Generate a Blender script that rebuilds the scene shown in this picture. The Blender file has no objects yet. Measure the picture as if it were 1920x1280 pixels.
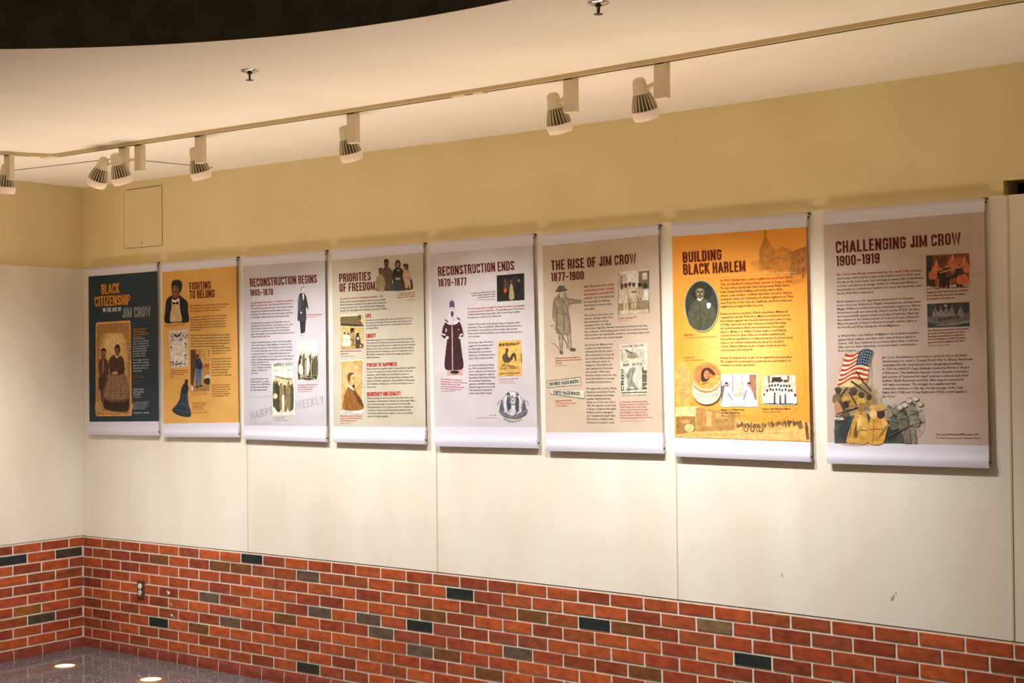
import bpy, math, random
from mathutils import Vector, Matrix

# ------------------------------------------------------------------ scene, camera, world, exposure
S = bpy.context.scene
COL = S.collection
random.seed(7)

CAM = Vector((9.1102, -6.1698, 1.8782))
YAW, PITCH, ROLL, FPX = -.7068, .0151, -.0091, 2920.4        # focal length in pixels of a 1920 px wide frame

def camera_axes():
    cy, sy, cp, sp = math.cos(YAW), math.sin(YAW), math.cos(PITCH), math.sin(PITCH)
    f = Vector((sy*cp, cy*cp, sp)); r = Vector((cy, -sy, 0)); u = r.cross(f)
    return r*math.cos(ROLL)+u*math.sin(ROLL), u*math.cos(ROLL)-r*math.sin(ROLL), f
CR, CU, CF = camera_axes()
cam = bpy.data.cameras.new('camera'); cam.lens = FPX/1920*36; cam.sensor_width = 36; cam.sensor_fit = 'HORIZONTAL'
cam.clip_start = .05
co = bpy.data.objects.new('camera', cam); COL.objects.link(co)
co.matrix_world = Matrix(((CR.x, CU.x, -CF.x, CAM.x), (CR.y, CU.y, -CF.y, CAM.y), (CR.z, CU.z, -CF.z, CAM.z), (0, 0, 0, 1)))
S.camera = co

S.view_settings.view_transform = 'Standard'; S.view_settings.look = 'None'
S.view_settings.gamma = 1; S.view_settings.use_curve_mapping = False
S.view_settings.exposure = 0.0
SPOT_W, FLOOR_W, WORLD, UP_W = 128.0, 4.0, .48, 122.0

w = bpy.data.worlds.new('world'); S.world = w; w.use_nodes = True
w.node_tree.nodes['Background'].inputs[0].default_value = (1.0, .60, .27, 1)
w.node_tree.nodes['Background'].inputs[1].default_value = WORLD

def at(x, y, Y=0.0):
    """the point of the plane y = Y seen at photo pixel (x, y)"""
    d = CR*((x-960)/FPX)+CU*((640-y)/FPX)+CF
    return CAM+d*((Y-CAM.y)/d.y)

# ------------------------------------------------------------------ room measures (metres)
BR = .2032; CO = BR/3; HB = 11*CO                             # brick module, course, top of the brick dado
ZP = 2.556                                                   # top of the panels
AL = .124                                                    # the left wall leaves the square by 7 degrees
DL = Vector((math.sin(AL), -math.cos(AL), 0)); NL = Vector((math.cos(AL), math.sin(AL), 0))
BL = .231                                                    # brick module on the left wall
SAG = [(-2, 3.116), (0, 3.115), (1, 3.107), (2.4, 3.099), (3.7, 3.087), (4.9, 3.083), (5.8, 3.09), (6.6, 3.097), (8, 3.10), (14, 3.10)]
def zc(x):
    for (a, za), (b, zb) in zip(SAG, SAG[1:]):
        if x <= b:
            t = max(0, min(1, (x-a)/(b-a))); return za+(zb-za)*t
    return SAG[-1][1]

# ------------------------------------------------------------------ materials
def lin(c):
    o = []
    for v in c:
        v = v/255; o.append(v/12.92 if v <= .04045 else ((v+.055)/1.055)**2.4)
    return tuple(o)
MATS = {}
def mat(name, rgb=(200, 200, 200), rough=.6, metal=0, emit=0, rgb2=None, scale=6, stretch=(1, 1, 1), bump=0, bscale=80, spec=.3, detail=4):
    if name in MATS: return MATS[name]
    m = bpy.data.materials.new(name); m.use_nodes = True; n = m.node_tree.nodes; l = m.node_tree.links
    b = n['Principled BSDF']; b.inputs['Base Color'].default_value = (*lin(rgb), 1)
    b.inputs['Roughness'].default_value = rough; b.inputs['Metallic'].default_value = metal
    b.inputs['Specular IOR Level'].default_value = spec
    if emit:
        b.inputs['Emission Color'].default_value = (*lin(rgb), 1); b.inputs['Emission Strength'].default_value = emit
    tc = None
    if rgb2 or bump:
        tc = n.new('ShaderNodeTexCoord'); mp = n.new('ShaderNodeMapping'); l.new(tc.outputs['Object'], mp.inputs[0])
        mp.inputs['Scale'].default_value = stretch
    if rgb2:
        t = n.new('ShaderNodeTexNoise'); t.inputs['Scale'].default_value = scale; t.inputs['Detail'].default_value = detail
        l.new(mp.outputs[0], t.inputs['Vector'])
        r = n.new('ShaderNodeValToRGB'); r.color_ramp.elements[0].position = .35; r.color_ramp.elements[1].position = .65
        r.color_ramp.elements[0].color = (*lin(rgb), 1); r.color_ramp.elements[1].color = (*lin(rgb2), 1)
        l.new(t.outputs['Fac'], r.inputs[0]); l.new(r.outputs[0], b.inputs['Base Color'])
    if bump:
        t = n.new('ShaderNodeTexNoise'); t.inputs['Scale'].default_value = bscale; t.inputs['Detail'].default_value = 3
        l.new(tc.outputs['Object'], t.inputs['Vector'])
        k = n.new('ShaderNodeBump'); k.inputs['Strength'].default_value = bump; k.inputs['Distance'].default_value = .002
        l.new(t.outputs['Fac'], k.inputs['Height']); l.new(k.outputs[0], b.inputs['Normal'])
    MATS[name] = m; return m

def attr_mat(name, rough, var, scale, bump=0, stretch=(1, 1, 1)):
    """colour comes from the mesh's own 'ink' attribute, broken up by a little noise"""
    m = bpy.data.materials.new(name); m.use_nodes = True; n = m.node_tree.nodes; l = m.node_tree.links
    b = n['Principled BSDF']; b.inputs['Roughness'].default_value = rough; b.inputs['Specular IOR Level'].default_value = .2
    a = n.new('ShaderNodeAttribute'); a.attribute_name = 'ink'
    tc = n.new('ShaderNodeTexCoord'); mp = n.new('ShaderNodeMapping'); mp.inputs['Scale'].default_value = stretch
    t = n.new('ShaderNodeTexNoise'); t.inputs['Scale'].default_value = scale; t.inputs['Detail'].default_value = 4
    l.new(tc.outputs['Object'], mp.inputs[0]); l.new(mp.outputs[0], t.inputs['Vector'])
    r = n.new('ShaderNodeMapRange'); r.inputs[1].default_value = .3; r.inputs[2].default_value = .7
    r.inputs[3].default_value = 1-var; r.inputs[4].default_value = 1+var
    l.new(t.outputs['Fac'], r.inputs[0])
    x = n.new('ShaderNodeVectorMath'); x.operation = 'SCALE'
    l.new(a.outputs['Color'], x.inputs[0]); l.new(r.outputs[0], x.inputs['Scale'])
    l.new(x.outputs[0], b.inputs['Base Color'])
    if bump:
        k = n.new('ShaderNodeBump'); k.inputs['Strength'].default_value = bump; k.inputs['Distance'].default_value = .003
        l.new(t.outputs['Fac'], k.inputs['Height']); l.new(k.outputs[0], b.inputs['Normal'])
    return m
INK = attr_mat('printed_ink', .75, .10, 90)
BRICK = attr_mat('brick', .75, .30, 16, .5, (1, 1, 2))

M_upper = mat('yellow_wall_paint', (240, 224, 176), .8, rgb2=(234, 217, 167), scale=3, bump=.1, bscale=300)
M_panel = mat('cream_panel', (239, 233, 221), .85, rgb2=(232, 223, 208), scale=2.2, stretch=(1.6, 1.6, .55), bump=.15, bscale=160)
M_seam = mat('panel_seam', (222, 203, 165), .7)
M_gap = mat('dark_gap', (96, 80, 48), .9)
M_ceil = mat('ceiling_paint', (241, 231, 226), .9, rgb2=(237, 227, 220), scale=2)
M_black = mat('black_paint', (84, 85, 82), .9, rgb2=(96, 96, 90), scale=9)
M_mortar = mat('mortar', (240, 231, 218), .9, rgb2=(224, 213, 199), scale=40)
M_white = mat('white_fabric', (217, 214, 228), .85, bump=.2, bscale=25)
M_fix = mat('cream_fixture', (226, 212, 186), .45)
M_track = mat('cream_track', (216, 196, 156), .5)
M_slot = mat('dark_slot', (30, 20, 14), .6)
M_sink = mat('dark_fin_gap', (92, 84, 62), .6)
M_rim = mat('translucent_rim', (244, 222, 204), .3, emit=.1)
M_lens = mat('lit_lens', (255, 244, 226), .3, emit=5)
M_brass = mat('brass_ring', (196, 160, 92), .35, .8)
M_ulens = mat('lit_floor_lens', (255, 250, 238), .3, emit=3.0)
M_chrome = mat('chrome', (190, 180, 165), .18, 1)
M_bronze = mat('dark_bronze', (70, 55, 35), .35, .9)
M_plate = mat('brown_cover_plate', (104, 84, 58), .4, .6)
M_sock = mat('white_socket', (238, 234, 224), .4)
M_rod = mat('dark_rod', (40, 34, 30), .5)

def floor_mat():
    m = bpy.data.materials.new('polished_terrazzo'); m.use_nodes = True; n = m.node_tree.nodes; l = m.node_tree.links
    b = n['Principled BSDF']; b.inputs['Roughness'].default_value = .1; b.inputs['Specular IOR Level'].default_value = .85
    tc = n.new('ShaderNodeTexCoord')
    v = n.new('ShaderNodeTexVoronoi'); v.inputs['Scale'].default_value = 150
    l.new(tc.outputs['Object'], v.inputs['Vector'])
    r = n.new('ShaderNodeValToRGB'); r.color_ramp.interpolation = 'CONSTANT'
    e = r.color_ramp.elements; e[0].position = 0; e[0].color = (*lin((84, 90, 92)), 1); e[1].position = .62; e[1].color = (*lin((98, 99, 98)), 1)
    x = e.new(.80); x.color = (*lin((92, 94, 98)), 1); x = e.new(.965); x.color = (*lin((190, 186, 190)), 1)
    s = n.new('ShaderNodeSeparateColor'); l.new(v.outputs['Color'], s.inputs[0]); l.new(s.outputs[0], r.inputs[0])
    l.new(r.outputs[0], b.inputs['Base Color'])
    t = n.new('ShaderNodeTexNoise'); t.inputs['Scale'].default_value = 2.5; l.new(tc.outputs['Object'], t.inputs['Vector'])
    k = n.new('ShaderNodeBump'); k.inputs['Strength'].default_value = .12; k.inputs['Distance'].default_value = .02
    l.new(t.outputs['Fac'], k.inputs['Height']); l.new(k.outputs[0], b.inputs['Normal'])
    return m
M_floor = floor_mat()

# ------------------------------------------------------------------ mesh helpers
class MB:
    def __init__(s): s.v = []; s.f = []; s.c = []; s.smooth = False
    def add(s, vs, fs, col=None):
        o = len(s.v); s.v += [tuple(p) for p in vs]
        for f in fs: s.f.append(tuple(o+i for i in f)); s.c.append(col)
        return s
    def box(s, lo, hi, col=None, fr=None):
        x0, y0, z0 = lo; x1, y1, z1 = hi
        vs = [(x0, y0, z0), (x1, y0, z0), (x1, y1, z0), (x0, y1, z0), (x0, y0, z1), (x1, y0, z1), (x1, y1, z1), (x0, y1, z1)]
        if fr: vs = [fr(*p) for p in vs]
        return s.add(vs, [(0, 3, 2, 1), (4, 5, 6, 7), (0, 1, 5, 4), (1, 2, 6, 5), (2, 3, 7, 6), (3, 0, 4, 7)], col)
    def lathe(s, prof, n=32, o=(0, 0, 0), ax=None, caps=True):
        """profile of (radius, height) about axis ax (default +z) through o"""
        o = Vector(o); a = Vector(ax or (0, 0, 1)).normalized(); e1 = a.orthogonal().normalized(); e2 = a.cross(e1)
        vs = [o+a*h+(e1*math.cos(2*math.pi*k/n)+e2*math.sin(2*math.pi*k/n))*r for r, h in prof for k in range(n)]
        fs = [(i*n+k, i*n+(k+1) % n, (i+1)*n+(k+1) % n, (i+1)*n+k) for i in range(len(prof)-1) for k in range(n)]
        if caps:
            fs.append(tuple(reversed(range(n)))); fs.append(tuple((len(prof)-1)*n+k for k in range(n)))
        return s.add(vs, fs)
    def tube(s, a, b, r, n=12): return s.lathe([(r, 0), (r, (Vector(b)-Vector(a)).length)], n, a, Vector(b)-Vector(a))
    def build(s, name, m, parent=None, bevel=0, smooth=False):
        me = bpy.data.meshes.new(name); me.from_pydata(s.v, [], s.f)
        if any(c is not None for c in s.c):
            at_ = me.attributes.new('ink', 'FLOAT_COLOR', 'CORNER'); buf = []
            for p, c in zip(me.polygons, s.c):
                buf += [*(c or (.5, .5, .5)), 1.0]*p.loop_total
            at_.data.foreach_set('color', buf)
        me.materials.append(m); me.update()
        if smooth: me.polygons.foreach_set('use_smooth', [True]*len(me.polygons))
        o = bpy.data.objects.new(name, me); COL.objects.link(o)
        if parent:
            o.parent = parent; o.matrix_parent_inverse = Matrix.Translation(-parent.location)
        if bevel:
            b = o.modifiers.new('bevel', 'BEVEL'); b.width = bevel; b.segments = 2; b.limit_method = 'ANGLE'
        if smooth and not bevel:
            e = o.modifiers.new('split', 'EDGE_SPLIT'); e.split_angle = math.radians(40)
        return o
def thing(name, loc, label, cat, group=None):
    o = bpy.data.objects.new(name, None); COL.objects.link(o); o.location = loc; o.empty_display_size = .05
    o['label'] = label; o['category'] = cat
    if group: o['group'] = group
    return o
def struct(o, label=None):
    o['kind'] = 'structure'
    if label: o['label'] = label
    return o

# ------------------------------------------------------------------ the setting
def lens_bow(u, z):
    """lens bow put into the courses along the wall, 3 cm at most"""
    a = (1, u, u*u, u**3, z, u*z, u*u*z, u**3*z)
    cu = (-.01823, .03441, -.01243, .00126, .01753, .00287, -.00414, .00045)
    cz = (-.00663, .01215, -.00099, -.00019, .00347, -.00608, .00071, .00005)
    uc = min(u, 6.9); a = (1, uc, uc*uc, uc**3, z, uc*z, uc*uc*z, uc**3*z)
    return u+sum(p*q for p, q in zip(a, cu)), z+sum(p*q for p, q in zip(a, cz))

fl = MB().add([(-2, .05, 0), (-2, -10, 0), (13, -10, 0), (13, .05, 0)], [(0, 1, 2, 3)]).build('floor', M_floor); struct(fl)

# ceiling with a round opening, its black drum and lid
HC, HR = (5.80, -5.27), 3.03
def ceiling():
    b = MB(); N, K = 144, 26; X0, X1, Y0, Y1 = -1.5, 13, -10, .06
    for k in range(N):
        a = 2*math.pi*k/N; c, s_ = math.cos(a), math.sin(a)
        t = min(((X1-HC[0])/c if c > 1e-9 else (X0-HC[0])/c if c < -1e-9 else 1e9), ((Y1-HC[1])/s_ if s_ > 1e-9 else (Y0-HC[1])/s_ if s_ < -1e-9 else 1e9))
        for i in range(K+1):
            r = HR+(t-HR)*i/K; x, y = HC[0]+c*r, HC[1]+s_*r; b.v.append((x, y, zc(x)))
    for k in range(N):
        for i in range(K):
            p, q = k*(K+1)+i, ((k+1) % N)*(K+1)+i; b.f.append((p, p+1, q+1, q)); b.c.append(None)
    return b
struct(ceiling().build('ceiling', M_ceil))
d = MB(); N = 144
d.add([(HC[0]+HR*math.cos(2*math.pi*k/N), HC[1]+HR*math.sin(2*math.pi*k/N), z if z else zc(HC[0]+HR*math.cos(2*math.pi*k/N))+.001) for z in (0, 4.3) for k in range(N)],
      [(k, (k+1) % N, N+(k+1) % N, N+k) for k in range(N)]+[tuple(range(N, 2*N))])
struct(d.build('ceiling_drum', M_black), 'black round drum opening above the ceiling')

# back wall: yellow upper wall with a dark slot at the right
U = MB()
UY = .012
U.box((-.4, UY, ZP-.05), (6.497, .16, 3.2)); U.box((6.497, UY, 2.619), (13, .16, 3.2))
struct(U.build('wall_back', M_upper), 'yellow painted upper wall above the banners')
R_ = MB()
R_.add([(6.45, .02, 2.50), (13, .02, 2.50), (13, .5, 2.50), (6.45, .5, 2.50), (6.45, .16, 2.68), (13, .16, 2.68), (13, .5, 2.68), (6.45, .5, 2.68)],
       [(0, 1, 2, 3), (4, 7, 6, 5), (3, 2, 6, 7), (0, 3, 7, 4)])
struct(R_.build('trim_1', mat('slot_brown', (74, 62, 40), .8)), 'dark recessed slot above the panels at the far right')

# panels between the seams, on a dark backing
seams = [0.0, 1.712, 3.292, 4.864, 6.515, 8.1, 9.7, 11.3, 12.9]
nb = 2
for a, b_ in zip(seams, seams[1:]):
    zl = lens_bow((a+b_)/2, HB)[1]
    za, zb_ = lens_bow(a, HB)[1]+.004, lens_bow(b_, HB)[1]+.004
    p = MB()
    n = 12
    pts = [(a+.002+(b_-a-.004)*i/n) for i in range(n+1)]
    vs = []
    for x in pts:
        zz = lens_bow(x, HB)[1]+.004
        vs += [(x, 0, zz), (x, 0, ZP), (x, .03, zz), (x, .03, ZP)]
    fs = []
    for i in range(n):
        o = 4*i; fs += [(o, o+4, o+5, o+1), (o+2, o+3, o+7, o+6), (o+1, o+5, o+7, o+3), (o, o+2, o+6, o+4)]
    fs += [(0, 1, 3, 2), (4*n, 4*n+2, 4*n+3, 4*n+1)]
    p.add(vs, fs); po = struct(p.build('wall_back', M_panel), 'cream wall panel between two vertical seams')
    sc = MB(); rs = random.Random(21)
    for x, y, s_ in ((1466, 1077, .010), (1469, 1081, .006), (1464, 1081, .005), (1676, 1117, .012), (1673, 1123, .016), (1680, 1112, .009), (1752, 1079, .004), (825, 1022, .005), (829, 1022, .004)):
        c = at(x, y, -.0004)
        if a < c.x < b_:
            for k in range(4): sc.add([(c.x+s_*(.6*math.cos(t)+rs.uniform(-.5, .5))*.5, c.y-.00005*k, c.z+s_*(math.sin(t)+rs.uniform(-.6, .6))*.5) for t in (2*math.pi*i/6 for i in range(6))], [tuple(range(6))])
    if sc.f: sc.build('scuff_marks', mat('scuff', (176, 160, 116), .9), po)
for a in seams[1:-1]:
    t = MB().box((a-.0005, -.0035, lens_bow(a, HB)[1]+.006), (a+.0085 if a > 6 else a+.0055, .01, ZP-.001))
    struct(t.build('trim_%d' % nb, M_seam, bevel=.0015), 'vertical seam strip'); nb += 1
struct(MB().box((-.4, .03, .0), (13, .06, ZP-.05)).build('wall_back', M_gap), 'dark backing behind the panels')

# brick dado
DARK = {'black': ((40, 44, 42), [(0, 8), (7, 3), (1, 16), (4, 15), (2, 21), (3, 25)]),
        'char': ((58, 52, 42), [(9, 10)]),
        'grey': ((100, 80, 68), [(4, 6), (4, 13), (5, 18), (4, 11), (1, 10), (6, 7), (6, 15), (5, 13)]),
        'taupe': ((128, 100, 70), [(1, 24)]),
        'olive': ((118, 74, 40), [(5, 9), (1, 6), (1, 7), (1, 3), (2, 22), (3, 15), (2, 19), (6, 16), (7, 17), (5, 22), (7, 5)])}
dark = {rc: col for col, l in DARK.values() for rc in l}
mixed = {(1, 8), (4, 16), (4, 18), (4, 19), (5, 14), (1, 27)}
rng = random.Random(3)
def brick_colour(r, k):
    if (r, k) in dark: return lin(dark[(r, k)])
    c = rng.choice([(174, 82, 44), (164, 74, 42), (180, 87, 46), (156, 70, 42), (140, 65, 40), (168, 82, 46), (150, 76, 44)])
    if (r, k) in mixed: c = (146, 74, 50)
    j = rng.uniform(.92, 1.06); return tuple(v*j for v in lin(c))
def base_y(t): return -.0015-.006*math.sin(math.pi*.5*min(1, (1-t)*1.4)) if t > .3 else -.0075
def dado(frame, module, length, offs, bow_f, lookup, name, label):
    mo, bk = MB(), MB(); M2 = .0060
    n = 60
    for i in range(n):                                          # mortar bed, a strip that follows the courses
        u0, u1 = length*i/n, length*(i+1)/n
        vs = []
        for u, y, z in ((u0, 0, 0), (u1, 0, 0), (u1, 0, HB), (u0, 0, HB), (u0, .05, HB), (u1, .05, HB)):
            uu, zz = bow_f(u, z); vs.append(frame(uu, y+.003, zz if z else -.01))
        mo.add(vs, [(0, 1, 2, 3), (3, 2, 5, 4)])
        vs = []                                                  # joints of the rounded base course
        for j in range(8):
            t = j/7; z = (CO-M2)*t
            for u in (u0, u1):
                uu, zz = bow_f(u, z); vs.append(frame(uu, base_y(t)+.0006 if j < 7 else .004, zz if j else -.005))
        mo.add(vs, [(2*j, 2*j+1, 2*j+3, 2*j+2) for j in range(7)])
    for r in range(11):
        z1, z0 = HB-r*CO-M2*(1.6 if r == 0 else 1), HB-(r+1)*CO+M2
        if r == 10: z0 = 0
        k = -1
        while True:
            u0 = offs(r)+k*module; u1 = u0+module; kk = k; k += 1
            if u0 >= length: break
            if u1 <= .03: continue
            col = brick_colour(r, kk) if lookup else lin(LEFT.get((r, kk))) if LEFT.get((r, kk)) else brick_colour(-1, -1)
            m1 = M2*.36 if r == 10 else M2
            a, b_ = max(u0, 0)+m1, min(u1, length)-m1
            if r == 10: col = tuple(v*.8 for v in lin((152, 74, 58)))
            j = [rng.uniform(-.0007, .0007) for _ in range(4)]
            ys = -.0015+rng.uniform(-.0008, .0008)
            face = [(a+j[0], z0), (b_+j[1], z0), (b_+j[2], z1), (a+j[3], z1)]
            e = .0018
            inn = [(a+e, z0+e), (b_-e, z0+e), (b_-e, z1-e), (a+e, z1-e)]
            if r == 10:                                         # rounded glazed base course
                vs = []
                for i in range(7):
                    t = i/6; z = z0+(z1-z0)*t; y = base_y(t)
                    for u in (a, b_):
                        uu, zz = bow_f(u, z); vs.append(frame(uu, y, zz if i else 0))
                for u in (a, b_):
                    uu, zz = bow_f(u, z1); vs.append(frame(uu, .01, zz))
                bk.add(vs, [(2*i, 2*i+1, 2*i+3, 2*i+2) for i in range(7)]+[tuple(range(0, 16, 2)), tuple(range(15, 0, -2))], col)
                continue
            vs = []
            for (u, z), y in [(p, .004) for p in face]+[(p, ys+.0012) for p in face]+[(p, ys) for p in inn]:
                uu, zz = bow_f(u, z); vs.append(frame(uu, y, zz))
            bk.add(vs, [(0, 1, 5, 4), (1, 2, 6, 5), (2, 3, 7, 6), (3, 0, 4, 7), (4, 5, 9, 8), (5, 6, 10, 9), (6, 7, 11, 10), (7, 4, 8, 11), (8, 9, 10, 11)], col)
    if lookup:                                                  # flecks of white paint by the outlet
        for x, y, s_ in ((316, 1111, .014), (313, 1108, .007), (320, 1131, .009), (322, 1135, .006), (322, 1153, .012), (326, 1157, .006)):
            c = at(x, y, -.0032); bk.add([(c.x+s_*math.cos(a)*(.7+.5*rng.random()), c.y, c.z+s_*.8*math.sin(a)*(.6+.6*rng.random())) for a in (2*math.pi*i/9 for i in range(9))], [tuple(range(9))], lin((232, 222, 216)))
    root = mo.build(name, M_mortar); struct(root, label)
    b = bk.build('bricks', BRICK, root); return root
LEFT = {(1, 2): (44, 48, 48), (1, 0): (70, 60, 48), (7, 1): (84, 70, 56), (6, 2): (150, 90, 44)}
dado(lambda u, y, z: (u, y, z), BR, 9.4, lambda r: (.5*BR if r % 2 else 0), lens_bow, True, 'wall_back', 'red brick dado with white mortar under the panels')
def fL(u, y, z):
    p = DL*u-NL*y; return (p.x, p.y, z)
dado(fL, BL, 4.0, lambda r: (.245-BL if r % 2 else .13-BL), lambda u, z: (u, z), False, 'wall_left', 'red brick dado of the left wall')
struct(MB().box((-.02, 0, HB+.004), (4.6, .03, ZP), fr=fL).build('wall_left', M_panel), 'cream wall panel left of the corner')
struct(MB().box((.0, .03, 0), (4.6, .06, ZP-.05), fr=fL).build('wall_left', M_gap), 'dark backing behind the left panel')
struct(MB().box((-.05, .012, ZP-.05), (4.6, .12, 3.2), fr=fL).build('wall_left', M_upper), 'yellow painted upper wall left of the corner')

# shadow gaps of the ceiling panel in the corner
def strip(pts, wd, name, m, label):
    b = MB()
    for p, q in zip(pts, pts[1:]):
        p, q = Vector(p), Vector(q); n = (q-p).normalized().cross(Vector((0, 0, 1)))*wd/2
        vs = [p-n, q-n, q+n, p+n]; b.add([(v.x, v.y, zc(v.x)-.0025) for v in vs]+[(v.x, v.y, zc(v.x)+.02) for v in vs],
              [(0, 1, 2, 3), (0, 4, 5, 1), (1, 5, 6, 2), (2, 6, 7, 3), (3, 7, 4, 0), (4, 7, 6, 5)])
    return struct(b.build(name, m), label)
strip([(.30, -.875, 0), (1.50, -.765, 0), (1.545, -.12, 0)], .009, 'trim_%d' % nb, M_slot, 'dark gap around the ceiling panel in the corner')

# unseen stub wall added to keep side light off the last panel
struct(MB().box((7.75, -1.9, 0), (7.9, .05, 3.2)).build('light_block_right', M_gap), 'dark unseen stub wall added to block light from the right')
# ------------------------------------------------------------------ track and spotlights
TH, TW = .018, .036
TY = -1.09
tr = thing('lighting_track', (1.33, -1.11, 3.09), 'long cream lighting track running along the ceiling parallel to the banners', 'track')
def track_run(p, q, cuts, name):
    p, q = Vector(p), Vector(q); dv = (q-p); L = dv.length; dv.normalize(); nv = Vector((-dv.y, dv.x, 0))
    b, s_ = MB(), MB(); n = max(2, int(L/.5))
    def P(t, y, z): v = p+dv*t+nv*y; return (v.x, v.y, zc(v.x)+z)
    for i in range(n):
        t0, t1 = L*i/n, L*(i+1)/n
        b.add([P(t, y, z) for t in (t0, t1) for y, z in ((-TW/2, .002), (-TW/2, -TH), (TW/2, -TH), (TW/2, .002))],
              [(0, 1, 5, 4), (1, 2, 6, 5), (2, 3, 7, 6)]+([(0, 3, 2, 1)] if i == 0 else [])+([(4, 5, 6, 7)] if i == n-1 else []))
    for t0, t1 in cuts:
        m = max(1, int((t1-t0)/.5))
        for i in range(m):
            a, c = t0+(t1-t0)*i/m, t0+(t1-t0)*(i+1)/m
            s_.add([P(t, y, z) for t in (a, c) for y, z in ((-.007, -TH-.0006), (.007, -TH-.0006), (.007, -TH+.004), (-.007, -TH+.004))],
                   [(0, 4, 5, 1), (1, 5, 6, 2), (3, 7, 4, 0), (0, 1, 2, 3), (4, 7, 6, 5)])
    r = b.build(name, M_track, tr); s_.build('slot', M_slot, r); return r
track_run((1.345, -1.11, 0), (8.6, TY, 0), [(.06, 3.1), (3.18, 7.2)], 'rail')
track_run((1.345-.0, -1.135, 0), Vector((1.345, -1.135, 0))+DL*-1*0+Vector((-.25, -.62, 0)), [(.1, .62)], 'rail')
for (x, y, sx, sy) in ((1.335, -1.12, .055, .03), (4.60, TY-.0, .028, .0195)):
    MB().box((x-sx, y-sy, zc(x)-TH-.002), (x+sx, y+sy, zc(x)+.001)).build('connector', M_fix, tr, bevel=.002)

LIGHTS = []
def spotlight(bx, by, off, aim, label, lit=True, htop=3.05):
    """box hung from the track at (bx, by); lamp hangs beside it at offset off, tilted to look at aim"""
    zt = zc(bx)-TH
    t = thing('track_spotlight', (bx, by, zt), label, 'spotlight', 'spotlights on the ceiling track')
    MB().box((bx-.03, by-.016, zt-.142), (bx+.03, by+.016, zt)).build('housing', M_fix, t, bevel=.003)
    MB().box((bx-.024, by-.0165, zt-.006), (bx+.024, by+.0165, zt-.002)).build('collar', M_slot, t)
    L = Vector((bx+off[0], by+off[1], zt-.082)); K = 1.1; A = Vector({'W': (0, .36, -1), 'L': (-.55, -.02, -1), 'D': (-.12, .02, -1)}[aim]).normalized()
    dirn = Vector((off[0], off[1], 0)).normalized()
    s0 = Vector((bx, by, zt-.09))+dirn*(.03 if abs(dirn.x) > .8 else .02)
    e = MB()
    sd = Vector((-dirn.y, dirn.x, 0))*.008
    def bar(p, q, th=.006):
        p, q = Vector(p), Vector(q); ax = (q-p).normalized(); n1 = Vector((-dirn.y, dirn.x, 0)); n2 = ax.cross(n1).normalized()
        vs = [v+n1*i*.010+n2*j*th for v in (p, q) for i, j in ((-1, -1), (1, -1), (1, 1), (-1, 1))]
        e.add(vs, [(0, 3, 2, 1), (4, 5, 6, 7), (0, 1, 5, 4), (1, 2, 6, 5), (2, 3, 7, 6), (3, 0, 4, 7)])
    bar(s0+Vector((0, 0, -.045)), s0+Vector((0, 0, .018)), .004)
    bar(s0+Vector((0, 0, .014)), L+A*.012-dirn*.016)
    e.build('bracket', M_fix, t)
    top = L-A*.034
    MB().lathe([(r*K, h*K) for r, h in [(.010, -.003), (.0180, .000), (.0225, .006), (.0250, .016), (.0300, .048), (.0310, .056)]], 28, top, A).build('neck', M_fix, t, smooth=True)
    sk = MB().lathe([(r*K, h*K) for r, h in [(.027, .054), (.033, .072), (.039, .095), (.0425, .118)]], 28, top, A).build('heat_sink', M_sink, t, smooth=True)
    fb = MB(); e1 = A.orthogonal().normalized(); e2 = A.cross(e1); nf = 20
    for k in range(nf):
        a = 2*math.pi*k/nf; rd = e1*math.cos(a)+e2*math.sin(a); tn = -e1*math.sin(a)+e2*math.cos(a)
        pr = [(r*K, h*K) for r, h in [(.0305, .054), (.0385, .072), (.0455, .095), (.0490, .118)]]; vs = []
        for r, h in pr:
            for ri, ti in ((r-.013, -1), (r, -1), (r, 1), (r-.013, 1)): vs.append(top+A*h+rd*ri+tn*ti*.0016)
        fs = [(4*i+j, 4*i+(j+1) % 4, 4*i+4+(j+1) % 4, 4*i+4+j) for i in range(3) for j in range(4)]+[(3, 2, 1, 0), (12, 13, 14, 15)]
        fb.add(vs, fs)
    fb.build('fins', M_fix, sk)
    MB().lathe([(r*K, h*K) for r, h in [(.040, .117), (.0500, .117), (.0508, .128), (.0490, .142), (.044, .152), (.040, .152), (.040, .140)]], 36, top, A, caps=False).build('rim', M_rim, t, smooth=True)
    MB().lathe([(r*K, h*K) for r, h in [(.0005, .143), (.040, .143)]], 36, top, A, caps=False).build('lens', M_lens, t)
    if lit: LIGHTS.append((top+A*.175, A, lit))
spotlight(2.003, TY, (-.125, -.05), 'L', 'cream track spotlight turned towards the left wall, leftmost of the pair near the corner', .7)
spotlight(2.145, TY, (-.080, -.095), 'W', 'cream track spotlight hanging upright just right of the turned one near the corner', .85)
spotlight(2.663, TY, (-.088, .035), 'W', 'third cream track spotlight from the corner, hanging across the thin dark ceiling line', .9)
spotlight(3.803, TY, (-.09, .035), 'W', 'cream track spotlight hanging alone above the fourth and fifth banners', 1.0)
spotlight(5.107, TY, (-.1, .012), 'W', 'left one of the two cream track spotlights near the right end of the track', 1.1)
spotlight(5.567, TY, (-.107, 0), 'W', 'rightmost and nearest cream track spotlight', .88)
spotlight(1.262, -1.335, (-.03, .0), 'D', 'cream track spotlight at the left edge of the frame, lens lit, aimed straight down', .9)
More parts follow.
